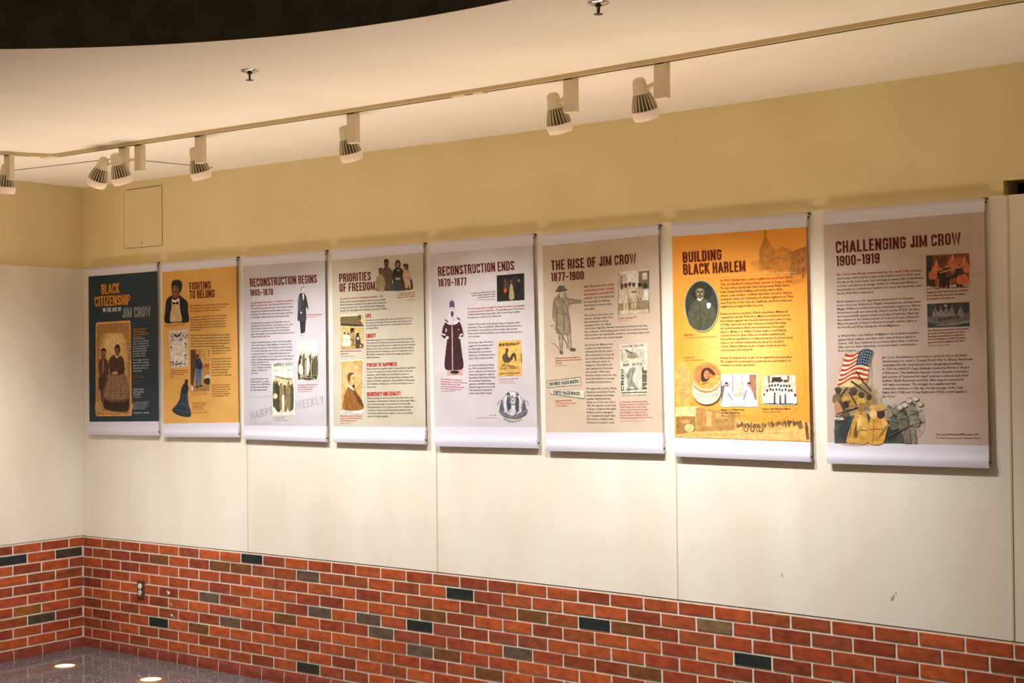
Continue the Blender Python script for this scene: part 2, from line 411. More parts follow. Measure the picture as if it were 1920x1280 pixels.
for i, (p, A, k) in enumerate(LIGHTS):
    l = bpy.data.lights.new('spot_beam', 'SPOT'); l.energy = SPOT_W*k; l.spot_size = math.radians(104); l.spot_blend = 1.0
    l.shadow_soft_size = .035; l.color = (1.0, .995, .98)
    o = bpy.data.objects.new('spot_beam', l); COL.objects.link(o); o.location = p
    o.rotation_euler = A.to_track_quat('-Z', 'Y').to_euler()

# added warm fill lights without fixtures, shining up to brighten ceiling and upper wall
for i in range(8):
    l = bpy.data.lights.new('fill_uplight', 'SPOT'); l.energy = UP_W; l.spot_size = math.radians(92); l.spot_blend = 1
    l.shadow_soft_size = .4; l.color = (1.0, .80, .53)
    o = bpy.data.objects.new('fill_uplight', l); COL.objects.link(o); o.location = (.55+i*.9, -1.25, .03); o.rotation_euler = (math.pi, 0, 0)
# ------------------------------------------------------------------ sprinklers, floor lights, outlet, access panel
for x, y, lab in ((4.206, -2.054, 'chrome ceiling sprinkler above the lighting track, left one of two'),
                  (5.957, -2.016, 'chrome ceiling sprinkler cut by the top edge of the frame')):
    z = zc(x); t = thing('ceiling_sprinkler', (x, y, z), lab, 'sprinkler', 'ceiling sprinklers')
    MB().lathe([(.037, .001), (.037, -.002), (.030, -.007), (.014, -.009)], 36, (x, y, z)).build('escutcheon', M_chrome, t, smooth=True)
    MB().lathe([(.011, -.006), (.011, -.014), (.007, -.016)], 20, (x, y, z)).build('body', M_bronze, t, smooth=True)
    f = MB()
    for s_ in (-1, 1):
        a, b_, c = Vector((x+s_*.009, y-s_*.008, z-.013)), Vector((x+s_*.011, y-s_*.010, z-.026)), Vector((x+s_*.003, y-s_*.003, z-.038))
        f.tube(a, b_, .0036); f.tube(b_, c, .0036)
    f.build('frame_arms', M_bronze, t)
    MB().lathe([(.003, -.012), (.003, -.036)], 10, (x, y, z)).build('bulb', M_chrome, t)
    MB().lathe([(.004, -.037), (.015, -.039), (.016, -.041), (.004, -.043)], 24, (x, y, z)).build('deflector', M_bronze, t)
for x, y, lab in ((.530, -.505, 'round brass-rimmed light set in the dark floor, nearer the corner'),
                  (1.317, -.428, 'round brass-rimmed light set in the dark floor at the bottom edge of the frame')):
    t = thing('floor_light', (x, y, 0), lab, 'floor light', 'floor lights')
    MB().lathe([(.062, .0005), (.064, .005), (.085, .005), (.092, .0005)], 48, (x, y, 0), caps=False).build('ring', M_brass, t, smooth=True)
    MB().lathe([(.0005, .004), (.045, .0038), (.063, .002)], 48, (x, y, 0), caps=False).build('lens', M_ulens, t, smooth=True)
    l = bpy.data.lights.new('floor_beam', 'SPOT'); l.energy = FLOOR_W; l.spot_size = math.radians(150); l.spot_blend = 1; l.shadow_soft_size = .05
    o = bpy.data.objects.new('floor_beam', l); COL.objects.link(o); o.location = (x, y, .02); o.rotation_euler = (math.pi, 0, 0)

ox, oz = .640, .436
t = thing('wall_outlet', (ox, 0, oz), 'brown metal wall outlet with two white sockets, set in the brick dado', 'outlet')
MB().box((ox-.034, -.010, oz-.057), (ox+.034, .004, oz+.057)).build('cover_plate', M_plate, t, bevel=.003)
for s_, mm in ((1, M_sock), (-1, mat('grey_socket', (206, 200, 188), .45))):
    sk = MB().lathe([(.019, 0), (.0185, .004), (.0165, .006)], 28, (ox-.002, -.009, oz+s_*.0215), (0, -1, 0)).build('socket', mm, t)
    sl = MB()
    for dx in (-.006, .006): sl.box((ox-.002+dx-.0012, -.0156, oz+s_*.0215-.001), (ox-.002+dx+.0012, -.0148, oz+s_*.0215+.008))
    sl.box((ox-.0045, -.0156, oz+s_*.0215-.010), (ox+.0005, -.0148, oz+s_*.0215-.005)); sl.build('slots', M_slot, sk)
MB().lathe([(.003, 0), (.002, .002)], 12, (ox-.002, -.010, oz), (0, -1, 0)).build('screw', M_chrome, t)

a0, a1, b0, b1 = .461, .868, 2.672, 3.058
t = thing('access_panel', ((a0+a1)/2, UY, b0), 'square access panel painted like the wall, above the first banner', 'access panel')
MB().box((a0, UY-.002, b0), (a1, UY+.004, b1)).build('door', M_upper, t)
g = MB()
for lo, hi in (((a0+.02, UY-.0026, b1-.001), (a1-.004, UY+.004, b1+.002)), ((a1-.0002, UY-.0026, b0), (a1+.0014, UY+.004, b1)), ((a0+.01, UY-.0026, b0-.0012), (a1, UY+.004, b0+.001))): g.box(lo, hi)
g.build('gap', M_gap, t)
MB().box((a0-.004, UY-.0022, b0), (a0+.001, UY+.004, b1)).build('edge', mat('edge_paint', (200, 168, 104), .8), t)
MB().lathe([(.004, 0), (.003, .003)], 12, (.655, UY-.002, b0+.028), (0, -1, 0)).build('lock', M_slot, t)

# ------------------------------------------------------------------ printed banners
YB = -.024                                                   # the banners hang this far in front of the panels
STEP = 2e-5                                                # ink over ink
CROP = {1: (150, 480, 585/160), 2: (295, 475, 577/160), 3: (445, 460, 589/175), 4: (615, 450, 3.2), 5: (800, 430, 655/215),
        6: (1010, 410, 683/240), 7: (1250, 390, 731/280), 8: (1530, 360, 821/340)}
# corners: sleeve top, print top, print bottom, sleeve bottom (left, right)
EDGE = {1: ((58, 85), (527, 45), (58, 140), (522, 103), (65, 1135), (535, 1132), (62, 1225), (537, 1230)),
        2: ((32, 65), (535, 25), (34, 125), (533, 85), (42, 1150), (550, 1142), (42, 1240), (550, 1243)),
        3: ((36, 75), (555, 32), (36, 130), (553, 95), (44, 1135), (563, 1142), (40, 1222), (562, 1240)),
        4: ((22, 62), (573, 18), (24, 122), (570, 75), (33, 1118), (586, 1122), (33, 1212), (583, 1225)),
        5: ((20, 72), (610, 28), (20, 140), (606, 88), (45, 1125), (632, 1130), (48, 1238), (634, 1250)),
        6: ((20, 85), (640, 33), (20, 145), (638, 85), (40, 1140), (662, 1140), (40, 1238), (667, 1253)),
        7: ((27, 78), (690, 25), (27, 140), (683, 92), (40, 1122), (703, 1145), (42, 1215), (706, 1242)),
        8: ((32, 90), (765, 28), (35, 148), (762, 88), (52, 1132), (782, 1148), (52, 1228), (785, 1250))}
TONE = 1.0

# condensed poster capitals drawn as strokes: (width, [polylines]) in a box one unit high
def arc(cx, cy, rx, ry, a0, a1, n=5):
    return [(cx+rx*math.cos(math.radians(a0+(a1-a0)*i/n)), cy+ry*math.sin(math.radians(a0+(a1-a0)*i/n))) for i in range(n+1)]
HS = .074                                                    # half a stroke
def glyph(ch):
    W = .40; L, R, B, T = HS, W-HS, HS, 1-HS; c = W/2; r = (R-L)/2; ry = .14
    top = arc(c, T-ry, r, ry, 180, 0); bot = arc(c, B+ry, r, ry, 0, -180)
    ring = [(L, B+ry)]+[(L, T-ry)]+top[1:]+[(R, B+ry)]+bot[1:]
    G = {
     'O': (W, [ring]), '0': (W, [ring]), 'I': (2*HS, [[(HS, 0), (HS, 1)]]),
     'L': (.34, [[(L, 1), (L, B), (.34, B)]]), 'T': (.38, [[(0, T), (.38, T)], [(.19, 1), (.19, 0)]]),
     'H': (W, [[(L, 0), (L, 1)], [(R, 0), (R, 1)], [(L, .5), (R, .5)]]),
     'E': (.35, [[(.35, T), (L, T), (L, B), (.35, B)], [(L, .51), (.31, .51)]]),
     'F': (.34, [[(.34, T), (L, T), (L, 0)], [(L, .49), (.30, .49)]]),
     'N': (.43, [[(L, 0), (L, 1)], [(.43-HS, 0), (.43-HS, 1)], [(L, .97), (.43-HS, .03)]]),
     'M': (.54, [[(L, 0), (L, 1)], [(.54-HS, 0), (.54-HS, 1)], [(L+.01, .97), (.27, .12), (.53-HS, .97)]]),
     'A': (.44, [[(.05, 0), (.22, .97)], [(.39, 0), (.22, .97)], [(.11, .27), (.33, .27)]]),
     'W': (.60, [[(.05, 1), (.165, .03), (.30, .93), (.435, .03), (.55, 1)]]),
     'K': (.42, [[(L, 0), (L, 1)], [(.37, 1), (L+.03, .44)], [(.16, .56), (.375, 0)]]),
     'D': (W, [[(L, B), (L, T), (c, T)]+arc(c, T-ry, r, ry, 90, 0)[1:]+[(R, B+ry)]+arc(c, B+ry, r, ry, 0, -90)[1:]+[(L, B)]]),
     'P': (W, [[(L, 0), (L, T), (c, T)]+arc(c, T-ry, r, ry, 90, 0)[1:]+arc(c, .45+ry, r, ry, 0, -90)+[(L, .45)]]),
     'R': (.41, [[(L, 0), (L, T), (c, T)]+arc(c, T-ry, r, ry, 90, 0)[1:]+arc(c, .47+ry, r, ry, 0, -90)+[(L, .47)], [(c+.03, .46), (R, .34), (R+.01, 0)]]),
     'B': (W, [[(L, B), (L, T), (c, T)]+arc(c, T-.13, r, .13, 90, 0)[1:]+arc(c, .52+.12, r, .12, 0, -90)+[(L, .52)], [(c, .52)]+arc(c, .52-.13, r, .13, 90, 0)[1:]+arc(c, B+.14, r, .14, 0, -90)+[(L, B)]]),
     'C': (W, [[(R, .66), (R, T-ry)]+arc(c, T-ry, r, ry, 0, 180)+[(L, B+ry)]+arc(c, B+ry, r, ry, 180, 360)+[(R, .34)]]),
     'G': (W, [[(R, .68), (R, T-ry)]+arc(c, T-ry, r, ry, 0, 180)+[(L, B+ry)]+arc(c, B+ry, r, ry, 180, 360)+[(R, .48), (c-.01, .48)]]),
     'S': (W, [[(R, .70), (R, T-ry)]+arc(c, T-ry, r, ry, 0, 180)+[(L, .68), (L+.03, .60), (R-.03, .40), (R, .32), (R, B+ry)]+arc(c, B+ry, r, ry, 0, -180)+[(L, .30)]]),
     'U': (W, [[(L, 1), (L, B+ry)]+arc(c, B+ry, r, ry, 180, 360)+[(R, 1)]]),
     'J': (.34, [[(.34-HS, 1), (.34-HS, B+ry)]+arc(.34/2+.01, B+ry, .34/2-HS-.01, ry, 0, -180)+[(HS, .30)]]),
     'Q': (W, [ring, [(c, .2), (R+.03, -.02)]]), 'Z': (.37, [[(.02, T), (.30, T), (.06, B), (.36, B)]]),
     'Y': (.42, [[(.05, 1), (.21, .45)], [(.37, 1), (.21, .45)], [(.21, .5), (.21, 0)]]),
     'V': (.44, [[(.05, 1), (.22, .03), (.39, 1)]]),
     '1': (.22, [[(.02, .86), (.11, .93), (.14, 1)], [(.22-HS, 1), (.22-HS, 0)]]),
     '7': (.36, [[(0, T), (.30, T), (.30, .86), (.14, 0)]]),
     '8': (W, [arc(c, .74, r*.92, .74-.5-.0, -90, 270, 12), arc(c, .50-.22, r, .22, 90, 450, 12)]),
     '6': (W, [[(R, .72), (R, T-ry)]+arc(c, T-ry, r, ry, 0, 180)+[(L, B+ry)]+arc(c, B+ry, r, ry, 180, 360)+[(R, .42)]+arc(c, .42, r, ry, 0, 180)]),
     '9': (W, [[(L, .28), (L, B+ry)]+arc(c, B+ry, r, ry, 180, 360)+[(R, T-ry)]+arc(c, T-ry, r, ry, 0, 180)+[(L, .58)]+arc(c, .58, r, ry, 180, 360)]),
     '5': (W, [[(R, T), (L, T), (L, .56), (c, .60)]+arc(c, .60-ry, r, ry, 90, 0)[1:]+[(R, B+ry)]+arc(c, B+ry, r, ry, 0, -180)+[(L, .28)]]),
     '-': (.36, [[(.02, .45), (.34, .45)]]), '.': (.12, [[(.06, 0), (.06, .13)]]), "'": (.12, [[(.06, .8), (.06, 1)]]), '!': (.13, [[(.065, 1), (.065, .3)], [(.065, 0), (.065, .14)]]),
    }
    if ch == '8': G['8'] = (W, [arc(c, .735, r*.95, .735-.53+.0, -90, 270, 14), arc(c, .29, r, .29-HS, 90, 450, 14)])
    return G.get(ch, (.16, []))
def ribbon(p, hw):
    """a polyline widened to quads with mitred joints"""
    closed = len(p) > 3 and abs(p[0][0]-p[-1][0])+abs(p[0][1]-p[-1][1]) < 1e-6
    if closed: p = p[:-1]
    n = len(p); l, r = [], []
    for i in range(n):
        a = p[i-1] if i > 0 or closed else None; b = p[(i+1) % n] if i < n-1 or closed else None; q = p[i]
        def nrm(u, v):
            dx, dy = v[0]-u[0], v[1]-u[1]; d = math.hypot(dx, dy) or 1; return -dy/d, dx/d
        if a and b:
            n1, n2 = nrm(a, q), nrm(q, b); mx, my = n1[0]+n2[0], n1[1]+n2[1]; d = math.hypot(mx, my) or 1; mx, my = mx/d, my/d
            k = min(1/max(mx*n1[0]+my*n1[1], .35), 2.2)
        else:
            mx, my = nrm(a, q) if a else nrm(q, b); k = 1
        l.append((q[0]+mx*hw*k, q[1]+my*hw*k)); r.append((q[0]-mx*hw*k, q[1]-my*hw*k))
    m = n if closed else n-1
    return [(l[i], r[i], r[(i+1) % n], l[(i+1) % n]) for i in range(m)]
def strokes(text, hw=HS, gap=.075):
    x = 0; out = []
    for ch in text:
        wd, ls = glyph(ch)
        if ch == ' ': x += .21; continue
        for j, p in enumerate(ls): out += [(j % 3, [(x+a, b) for a, b in q]) for q in ribbon(p, hw)]
        x += wd+gap
    return x-gap, out
def crom(p, n=5):
    """closed smooth curve through points"""
    o = []; m = len(p)
    for i in range(m):
        a, b, c, d = p[i-1], p[i], p[(i+1) % m], p[(i+2) % m]
        for k in range(n):
            t = k/n; t2, t3 = t*t, t*t*t
            o.append(tuple(.5*(2*b[j]+(c[j]-a[j])*t+(2*a[j]-5*b[j]+4*c[j]-d[j])*t2+(3*b[j]-a[j]-3*c[j]+d[j])*t3) for j in (0, 1)))
    return o
TCACHE = {}
def text_faces(s, bold):
    """flat faces of a line of sans-serif text, one unit high"""
    if (s, bold) in TCACHE: return TCACHE[s, bold]
    cu = bpy.data.curves.new('text', 'FONT'); cu.body = s; cu.resolution_u = 1; cu.offset = .017 if bold else .009
    o = bpy.data.objects.new('text', cu); me = bpy.data.meshes.new_from_object(o)
    v = [(q.co.x, q.co.y) for q in me.vertices]; f = [tuple(p.vertices) for p in me.polygons]
    bpy.data.objects.remove(o); bpy.data.curves.remove(cu); bpy.data.meshes.remove(me)
    TCACHE[s, bold] = (v, f, max((a for a, _ in v), default=0)); return TCACHE[s, bold]

PHOTO = attr_mat('printed_photograph', .7, .24, 55)
class Print:
    """ink on one banner; points are measured on that banner's print"""
    def __init__(s, n, level=0, each=None):
        s.n = n; s.cx, s.cy, s.k = CROP[n]; s.b = MB(); s.lv = level; s.each = each; s.soft_n = 0
    def P(s, p): return at(s.cx+p[0]/s.k, s.cy+p[1]/s.k, YB-.0012-s.lv*STEP)
    def face(s, pts, rgb):
        pts = [s.P(p) for p in pts]
        ar = sum(a.x*b.z-b.x*a.z for a, b in zip(pts, pts[1:]+pts[:1]))
        if ar < 0: pts.reverse()
        s.b.add(pts, [tuple(range(len(pts)))], tuple(c*TONE for c in lin(rgb)))
    def poly(s, pts, rgb): s.lv += 1; s.face(pts, rgb)
    def blob(s, pts, rgb, n=5): s.poly(crom(pts, n), rgb)
    def rrect(s, q, r, rgb, n=4):
        """a four-cornered card with rounded corners"""
        o = []
        for i in range(4):
            a, b, c = q[i-1], q[i], q[(i+1) % 4]
            def to(u, v): d = math.hypot(v[0]-u[0], v[1]-u[1]); return (u[0]+(v[0]-u[0])*r/d, u[1]+(v[1]-u[1])*r/d)
            p0, p1 = to(b, a), to(b, c)
            for k in range(n+1):
                t = k/n; o.append(tuple((1-t)**2*p0[j]+2*t*(1-t)*b[j]+t*t*p1[j] for j in (0, 1)))
        s.poly(o, rgb)
    def soft(s, pts, rgb, ground, rings=7, grow=1.12, core=.72):
        """a printed patch that fades into the ground colour"""
        cx, cy = sum(p[0] for p in pts)/len(pts), sum(p[1] for p in pts)/len(pts); c = crom(pts, 5)
        for i in range(rings):
            t = i/(rings-1); k = grow+(core-grow)*t; f = t*t*(3-2*t)
            s.poly([(cx+(x-cx)*k, cy+(y-cy)*k) for x, y in c], tuple(g+(v-g)*(.03+.97*f) for v, g in zip(rgb, ground)))
    def dots(s, l):
        """many small flat marks of one pass of ink: (x, y, rx, ry, rgb)"""
        s.lv += 1
        for cx, cy, rx, ry, rgb in l: s.face([(cx+rx*math.cos(a), cy+ry*math.sin(a)) for a in (2*math.pi*i/9 for i in range(9))], rgb)
    def ell(s, cx, cy, rx, ry, rgb, n=22, rot=0):
        c, q = math.cos(math.radians(rot)), math.sin(math.radians(rot))
        s.poly([(cx+rx*math.cos(a)*c-ry*math.sin(a)*q, cy+rx*math.cos(a)*q+ry*math.sin(a)*c) for a in (2*math.pi*i/n for i in range(n))], rgb)
    def line(s, pts, w, rgb):
        s.lv += 1
        for q in ribbon(pts, w/2): s.face(list(q), rgb)
    def rect(s, x0, y0, x1, y1, rgb, tilt=0): s.poly([(x0, y0), (x1, y0-tilt*(x1-x0)), (x1, y1-tilt*(x1-x0)*.5), (x0, y1)], rgb)
    def title(s, text, bl, br, tl, rgb, hw=HS, gap=.075):
        s.lv += 1; wd, qs = strokes(text, hw, gap)
        ex = ((br[0]-bl[0])/wd, (br[1]-bl[1])/wd); ey = (tl[0]-bl[0], tl[1]-bl[1])
        lv = s.lv
        for j, q in qs: s.lv = lv+j; s.face([(bl[0]+a*ex[0]+b*ey[0], bl[1]+a*ex[1]+b*ey[1]) for a, b in q], rgb)
        s.lv = lv+3
    def para(s, lines, bl, br, last, rgb, bold=False, lead=None, right=False, fill=.86):
        """lines of text: first baseline from bl, widest line reaching br, last line starting at last"""
        s.lv += 1
        if s.each == 'caption' and s.b.f and (bold or last is not None): s.flush()
        A, B = s.P(bl), s.P(br); n = len(lines)
        if n > 1: ey = (A-s.P(last))/(n-1)
        else: ey = A-s.P((bl[0], bl[1]+lead))
        ld = ey.length; ey.normalize(); ex = (B-A); W_ = ex.length; ex.normalize()
        size = ld*fill; tf = [text_faces(t, bold) for t in lines]; sx = W_/max(f[2] for f in tf); sx = min(sx, size*1.25)
        col = tuple(c*TONE for c in lin(rgb))
        for i, (v, f, wd) in enumerate(tf):
            o = A-ey*ld*i+(ex*(W_-wd*sx) if right else Vector())
            s.b.add([o+ex*(a*sx)+ey*(b*size) for a, b in v], f, col)
        if s.each == 'paragraph' and last is not None: s.flush()
    def flush(s):
        if s.b.f: s.b.build(s.each, INK, BAN[s.n])
        s.b = MB()
    def done(s, name, root, label=None):
        if s.each: s.flush(); return
        o = s.b.build(name, PHOTO if label and 'lettering' not in label and 'ground' not in name else INK, root)
        if label: o['label'] = label
        return o
    def face_marks(s, cx, cy, rx, ry, skin, turn=0):
        """brow light, eyes, nose and mouth of a small printed head"""
        dk = tuple(v*.38 for v in skin); md = tuple(v*.72 for v in skin); lt = tuple(min(235, v*1.28+8) for v in skin)
        t = turn*rx*.3
        s.ell(cx+t, cy-ry*.42, rx*.55, ry*.24, lt, 12); s.ell(cx-rx*.42+t, cy+ry*.2, rx*.2, ry*.2, lt, 10); s.ell(cx+rx*.45+t, cy+ry*.2, rx*.18, ry*.2, lt, 10)
        for k in (-1, 1):
            s.ell(cx+k*rx*.38+t, cy-ry*.08, rx*.2, ry*.09, dk, 8); s.line([(cx+k*rx*.18+t, cy-ry*.22), (cx+k*rx*.62+t, cy-ry*.23)], ry*.07, dk)
        s.line([(cx+t*1.3, cy-ry*.05), (cx+rx*.06+t*1.6, cy+ry*.28)], rx*.16, md); s.ell(cx+t*1.5, cy+ry*.32, rx*.2, ry*.06, dk, 8)
        s.ell(cx+t, cy+ry*.58, rx*.36, ry*.08, dk, 10); s.ell(cx+t, cy+ry*.68, rx*.26, ry*.05, lt, 8)
    # generic little people for the printed pictures
    def man(s, x, y, h, skin, coat, leg, w=1.0, hat=None, shirt=None):
        u = h/7.6
        s.poly([(x-.75*u*w, y+4.0*u), (x-.1*u, y+4.0*u), (x-.12*u, y+7.6*u), (x-.7*u*w, y+7.6*u)], leg)
        s.poly([(x+.1*u, y+4.0*u), (x+.75*u*w, y+4.0*u), (x+.8*u*w, y+7.6*u), (x+.15*u, y+7.6*u)], leg)
        s.blob([(x-.35*u, y+1.15*u), (x+.35*u, y+1.15*u), (x+1.05*u*w, y+1.6*u), (x+1.3*u*w, y+3.2*u), (x+1.1*u*w, y+4.3*u), (x+.8*u*w, y+4.5*u), (x-.8*u*w, y+4.5*u), (x-1.1*u*w, y+4.3*u), (x-1.3*u*w, y+3.2*u), (x-1.05*u*w, y+1.6*u)], coat)
        if shirt: s.poly([(x-.28*u, y+1.2*u), (x+.28*u, y+1.2*u), (x, y+2.6*u)], shirt)
        s.ell(x, y+.62*u, .46*u, .62*u, skin, 16)
        if u > 9: s.face_marks(x, y+.62*u, .46*u, .62*u, skin)
        if hat: s.ell(x, y+.32*u, .75*u, .14*u, hat, 14); s.poly([(x-.42*u, y+.3*u), (x-.36*u, y-.12*u), (x+.36*u, y-.12*u), (x+.42*u, y+.3*u)], hat)
        else: s.blob([(x-.48*u, y+.5*u), (x-.34*u, y+.02*u), (x+.34*u, y+.02*u), (x+.48*u, y+.5*u), (x+.2*u, y+.28*u), (x-.2*u, y+.28*u)], tuple(v*.35 for v in skin))
    def lady(s, x, y, h, skin, dress, w=1.0, hair=(40, 32, 26)):
        u = h/7.2
        s.blob([(x-.5*u, y+3*u), (x+.5*u, y+3*u), (x+1.3*u*w, y+5*u), (x+1.7*u*w, y+7.1*u), (x, y+7.3*u), (x-1.7*u*w, y+7.1*u), (x-1.3*u*w, y+5*u)], dress)
        s.blob([(x-.35*u, y+1.2*u), (x+.35*u, y+1.2*u), (x+.95*u, y+1.7*u), (x+1.1*u, y+3*u), (x+.55*u, y+3.4*u), (x-.55*u, y+3.4*u), (x-1.1*u, y+3*u), (x-.95*u, y+1.7*u)], dress)
        s.ell(x, y+.55*u, .52*u, .62*u, hair, 16); s.ell(x, y+.68*u, .38*u, .5*u, skin, 14)

BAN = {}
def banner(n, base, base2, label, var=5):
    e = EDGE[n]; cx, cy, k = CROP[n]
    q = [at(cx+p[0]/k, cy+p[1]/k, YB) for p in e]
    root = thing('banner', (q[6]+q[7])/2, label, 'banner', 'printed fabric banners hanging along the wall')
    m = mat('printed_cloth_%d' % n, base, .85, rgb2=base2, scale=var, bump=.12, bscale=14)
    sh = MB()
    N = 16
    for j in range(N+1):
        for i in range(9):
            a = q[2].lerp(q[3], i/8); b_ = q[4].lerp(q[5], i/8); p = a.lerp(b_, j/N); sh.v.append((p.x, p.y-.0004, p.z))
    for j in range(N):
        for i in range(8):
            o = j*9+i; sh.f.append((o, o+9, o+10, o+1)); sh.c.append(None)
    o0 = len(sh.v)
    for p in (q[2], q[3], q[5], q[4]): sh.v.append((p.x, p.y+.0016, p.z))
    sh.f.append((o0, o0+1, o0+2, o0+3)); sh.c.append(None)
    for r_ in ([j*9 for j in range(N+1)], [j*9+8 for j in range(N+1)]):
        ext = (o0, o0+3) if r_[0] == 0 else (o0+1, o0+2)
        sh.f.append(tuple(r_+[ext[1], ext[0]])); sh.c.append(None)
    sh.build('fabric_sheet', m, root)
    def sleeve(tl, tr, bl, br, name, top, hang):
        b = MB(); n_ = 12; M_ = 14
        prof = []
        for i in range(n_+1):                                   # front: a shallow pocket over the rod
            t = i/n_
            bulge = (.004*math.exp(-((t-.25)/.22)**2)) if top else (.005*math.exp(-((t-.72)/.25)**2))
            prof.append((t, -.0010-bulge*min(1, 6*t, 6*(1-t)+(.25 if top else .6))))
        for j in range(M_+1):
            s_ = j/M_; a, c = tl.lerp(tr, s_), bl.lerp(br, s_)
            wv = .0009*math.sin(9*s_+n*1.7)+.0006*math.sin(23*s_+n)
            for t, y in prof: p = a.lerp(c, t); b.v.append((p.x, p.y+y+wv*(t if top else 1-t)*.5, p.z))
            for t in (1, 0): p = a.lerp(c, t); b.v.append((p.x, p.y+.011, p.z))
        Q = n_+3
        for j in range(M_):
            for i in range(Q):
                i2 = (i+1) % Q; b.f.append((j*Q+i, j*Q+i2, (j+1)*Q+i2, (j+1)*Q+i)); b.c.append(None)
        b.f.append(tuple(reversed(range(Q)))); b.c.append(None); b.f.append(tuple(M_*Q+i for i in range(Q))); b.c.append(None)
        o = b.build(name, M_white, root); o['label'] = 'plain white %s of the banner' % ('top sleeve' if top else 'bottom sleeve')
        rd = MB(); ym = .006
        l_, r_ = (tl.lerp(bl, .3), tr.lerp(br, .3)) if top else (tl.lerp(bl, .75), tr.lerp(br, .75))
        ax = (r_-l_).normalized()
        rd.tube(l_-ax*.003+Vector((0, ym, 0)), r_+ax*.004+Vector((0, ym, 0)), .0042)
        rd.build('rod', M_rod, root)
        return o
    sleeve(q[0], q[1], q[2], q[3], 'top_sleeve', True, 0)
    sleeve(q[4], q[5], q[6], q[7], 'bottom_sleeve', False, 0)
    cl = MB()
    for s_ in (.965,):
        p = q[0].lerp(q[1], s_); cl.box((p.x+.012, p.y+.004, p.z-.004), (p.x+.030, -.002, p.z+.003))
    cl.build('hanging_clip', M_rod, root)
    BAN[n] = root
    return root
RED, BRN, INKC, DARKT = (168, 38, 28), (96, 26, 16), (66, 58, 56), (52, 46, 46)

# ---- 1 ---------------------------------------------------------------- navy
r = banner(1, (48, 60, 70), (42, 53, 62), 'dark navy banner with an old photograph of a seated woman and a child')
p = Print(1); OR = (214, 140, 44)
p.title('BLACK', (147, 263), (271, 252), (145, 194), OR, .07, .06); p.title('CITIZENSHIP', (102, 347), (345, 332), (99, 277), OR, .07, .05)
p.title('IN THE AGE OF', (158, 384), (284, 376), (157, 356), (214, 210, 212), .07, .07)
p.title('JIM CROW', (290, 425), (484, 414), (287, 354), (158, 158, 156), .072, .09)
p.title('JIM CROW', (290, 425), (484, 414), (287, 354), (112, 116, 118), .026, .09)
p.done('title', r, 'orange and grey title lettering')
p = Print(1, each='paragraph')
p.para(['What did it mean to be', 'a citizen of the nation', 'after the Civil War and the', 'end of slavery?'], (363, 508), (472, 497), (363, 562), OR, True)
p.para(['The end of slavery', 'raised questions that the', 'nation would debate for', 'years: could black people', 'be full citizens? Black', 'Americans had always', 'been there, ready to', 'show that it was so.'], (363, 574), (474, 566), (363, 690), (200, 200, 200))
p.para(['The struggle over how', 'they would be citizens', 'shaped the century that', 'followed, and it is not', 'ended today.'], (363, 717), (476, 713), (363, 792), (200, 200, 200))
p.para(['See more in the gallery'], (364, 834), (442, 832), None, (190, 120, 50), lead=14); p.flush()
p.para(['The exhibition is made possible by the', 'generous support of the National', 'Endowment for the Humanities and', 'of friends of the Society and its', 'many members everywhere.'], (366, 1006), (495, 1000), (366, 1050), (206, 204, 206))
p.done('body_text', r)
p = Print(1)
p.para(['NEW-YORK', 'HISTORICAL', 'SOCIETY'], (364, 921), (438, 917), (364, 957), (206, 204, 206), fill=1.0)
p.para(['MUSEUM & LIBRARY'], (364, 970), (438, 968), None, (180, 180, 182), lead=10)
p.done('logo', r); p = Print(1)
for x in (368, 392, 432, 452): p.rect(x, 1070, x+(22 if x != 392 else 30), 1078, (150, 152, 150))
p.done('sponsor_marks', r)
p = Print(1)
p.rrect([(107, 454), (347, 439), (357, 1096), (107, 1098)], 16, (190, 140, 72)); p.rrect([(112, 459), (343, 444), (352, 1091), (112, 1093)], 14, (218, 178, 112)); p.rrect([(115, 466), (340, 452), (348, 1086), (114, 1088)], 12, (176, 124, 60))
p.rrect([(118, 474), (337, 459), (345, 1073), (118, 1077)], 8, (160, 118, 70))
p.soft([(135, 560), (225, 530), (325, 560), (330, 800), (320, 1000), (230, 1030), (135, 1000), (130, 800)], (212, 172, 114), (160, 118, 70)); p.soft([(180, 545), (225, 535), (290, 545), (290, 640), (230, 680), (170, 640)], (222, 184, 126), (206, 166, 108))
p.soft([(130, 1000), (230, 985), (335, 995), (338, 1060), (230, 1070), (128, 1062)], (176, 132, 78), (196, 154, 98), 5)
SK, SD = (110, 76, 48), (70, 48, 34)
# child
p.blob([(152, 800), (132, 830), (128, 900), (140, 930), (146, 1000), (160, 1005), (176, 1000), (180, 850), (182, 800)], (78, 54, 42))
p.blob([(140, 705), (130, 740), (132, 800), (150, 830), (185, 820), (196, 800), (200, 760), (192, 722), (172, 700)], (86, 60, 48))
p.line([(160, 712), (157, 800)], 7, (160, 130, 96)); p.ell(160, 680, 17, 25, (122, 84, 56)); p.blob([(142, 675), (146, 640), (162, 630), (178, 642), (180, 670), (170, 652), (150, 655)], (44, 30, 24)); p.face_marks(159, 681, 13, 19, (132, 92, 62))
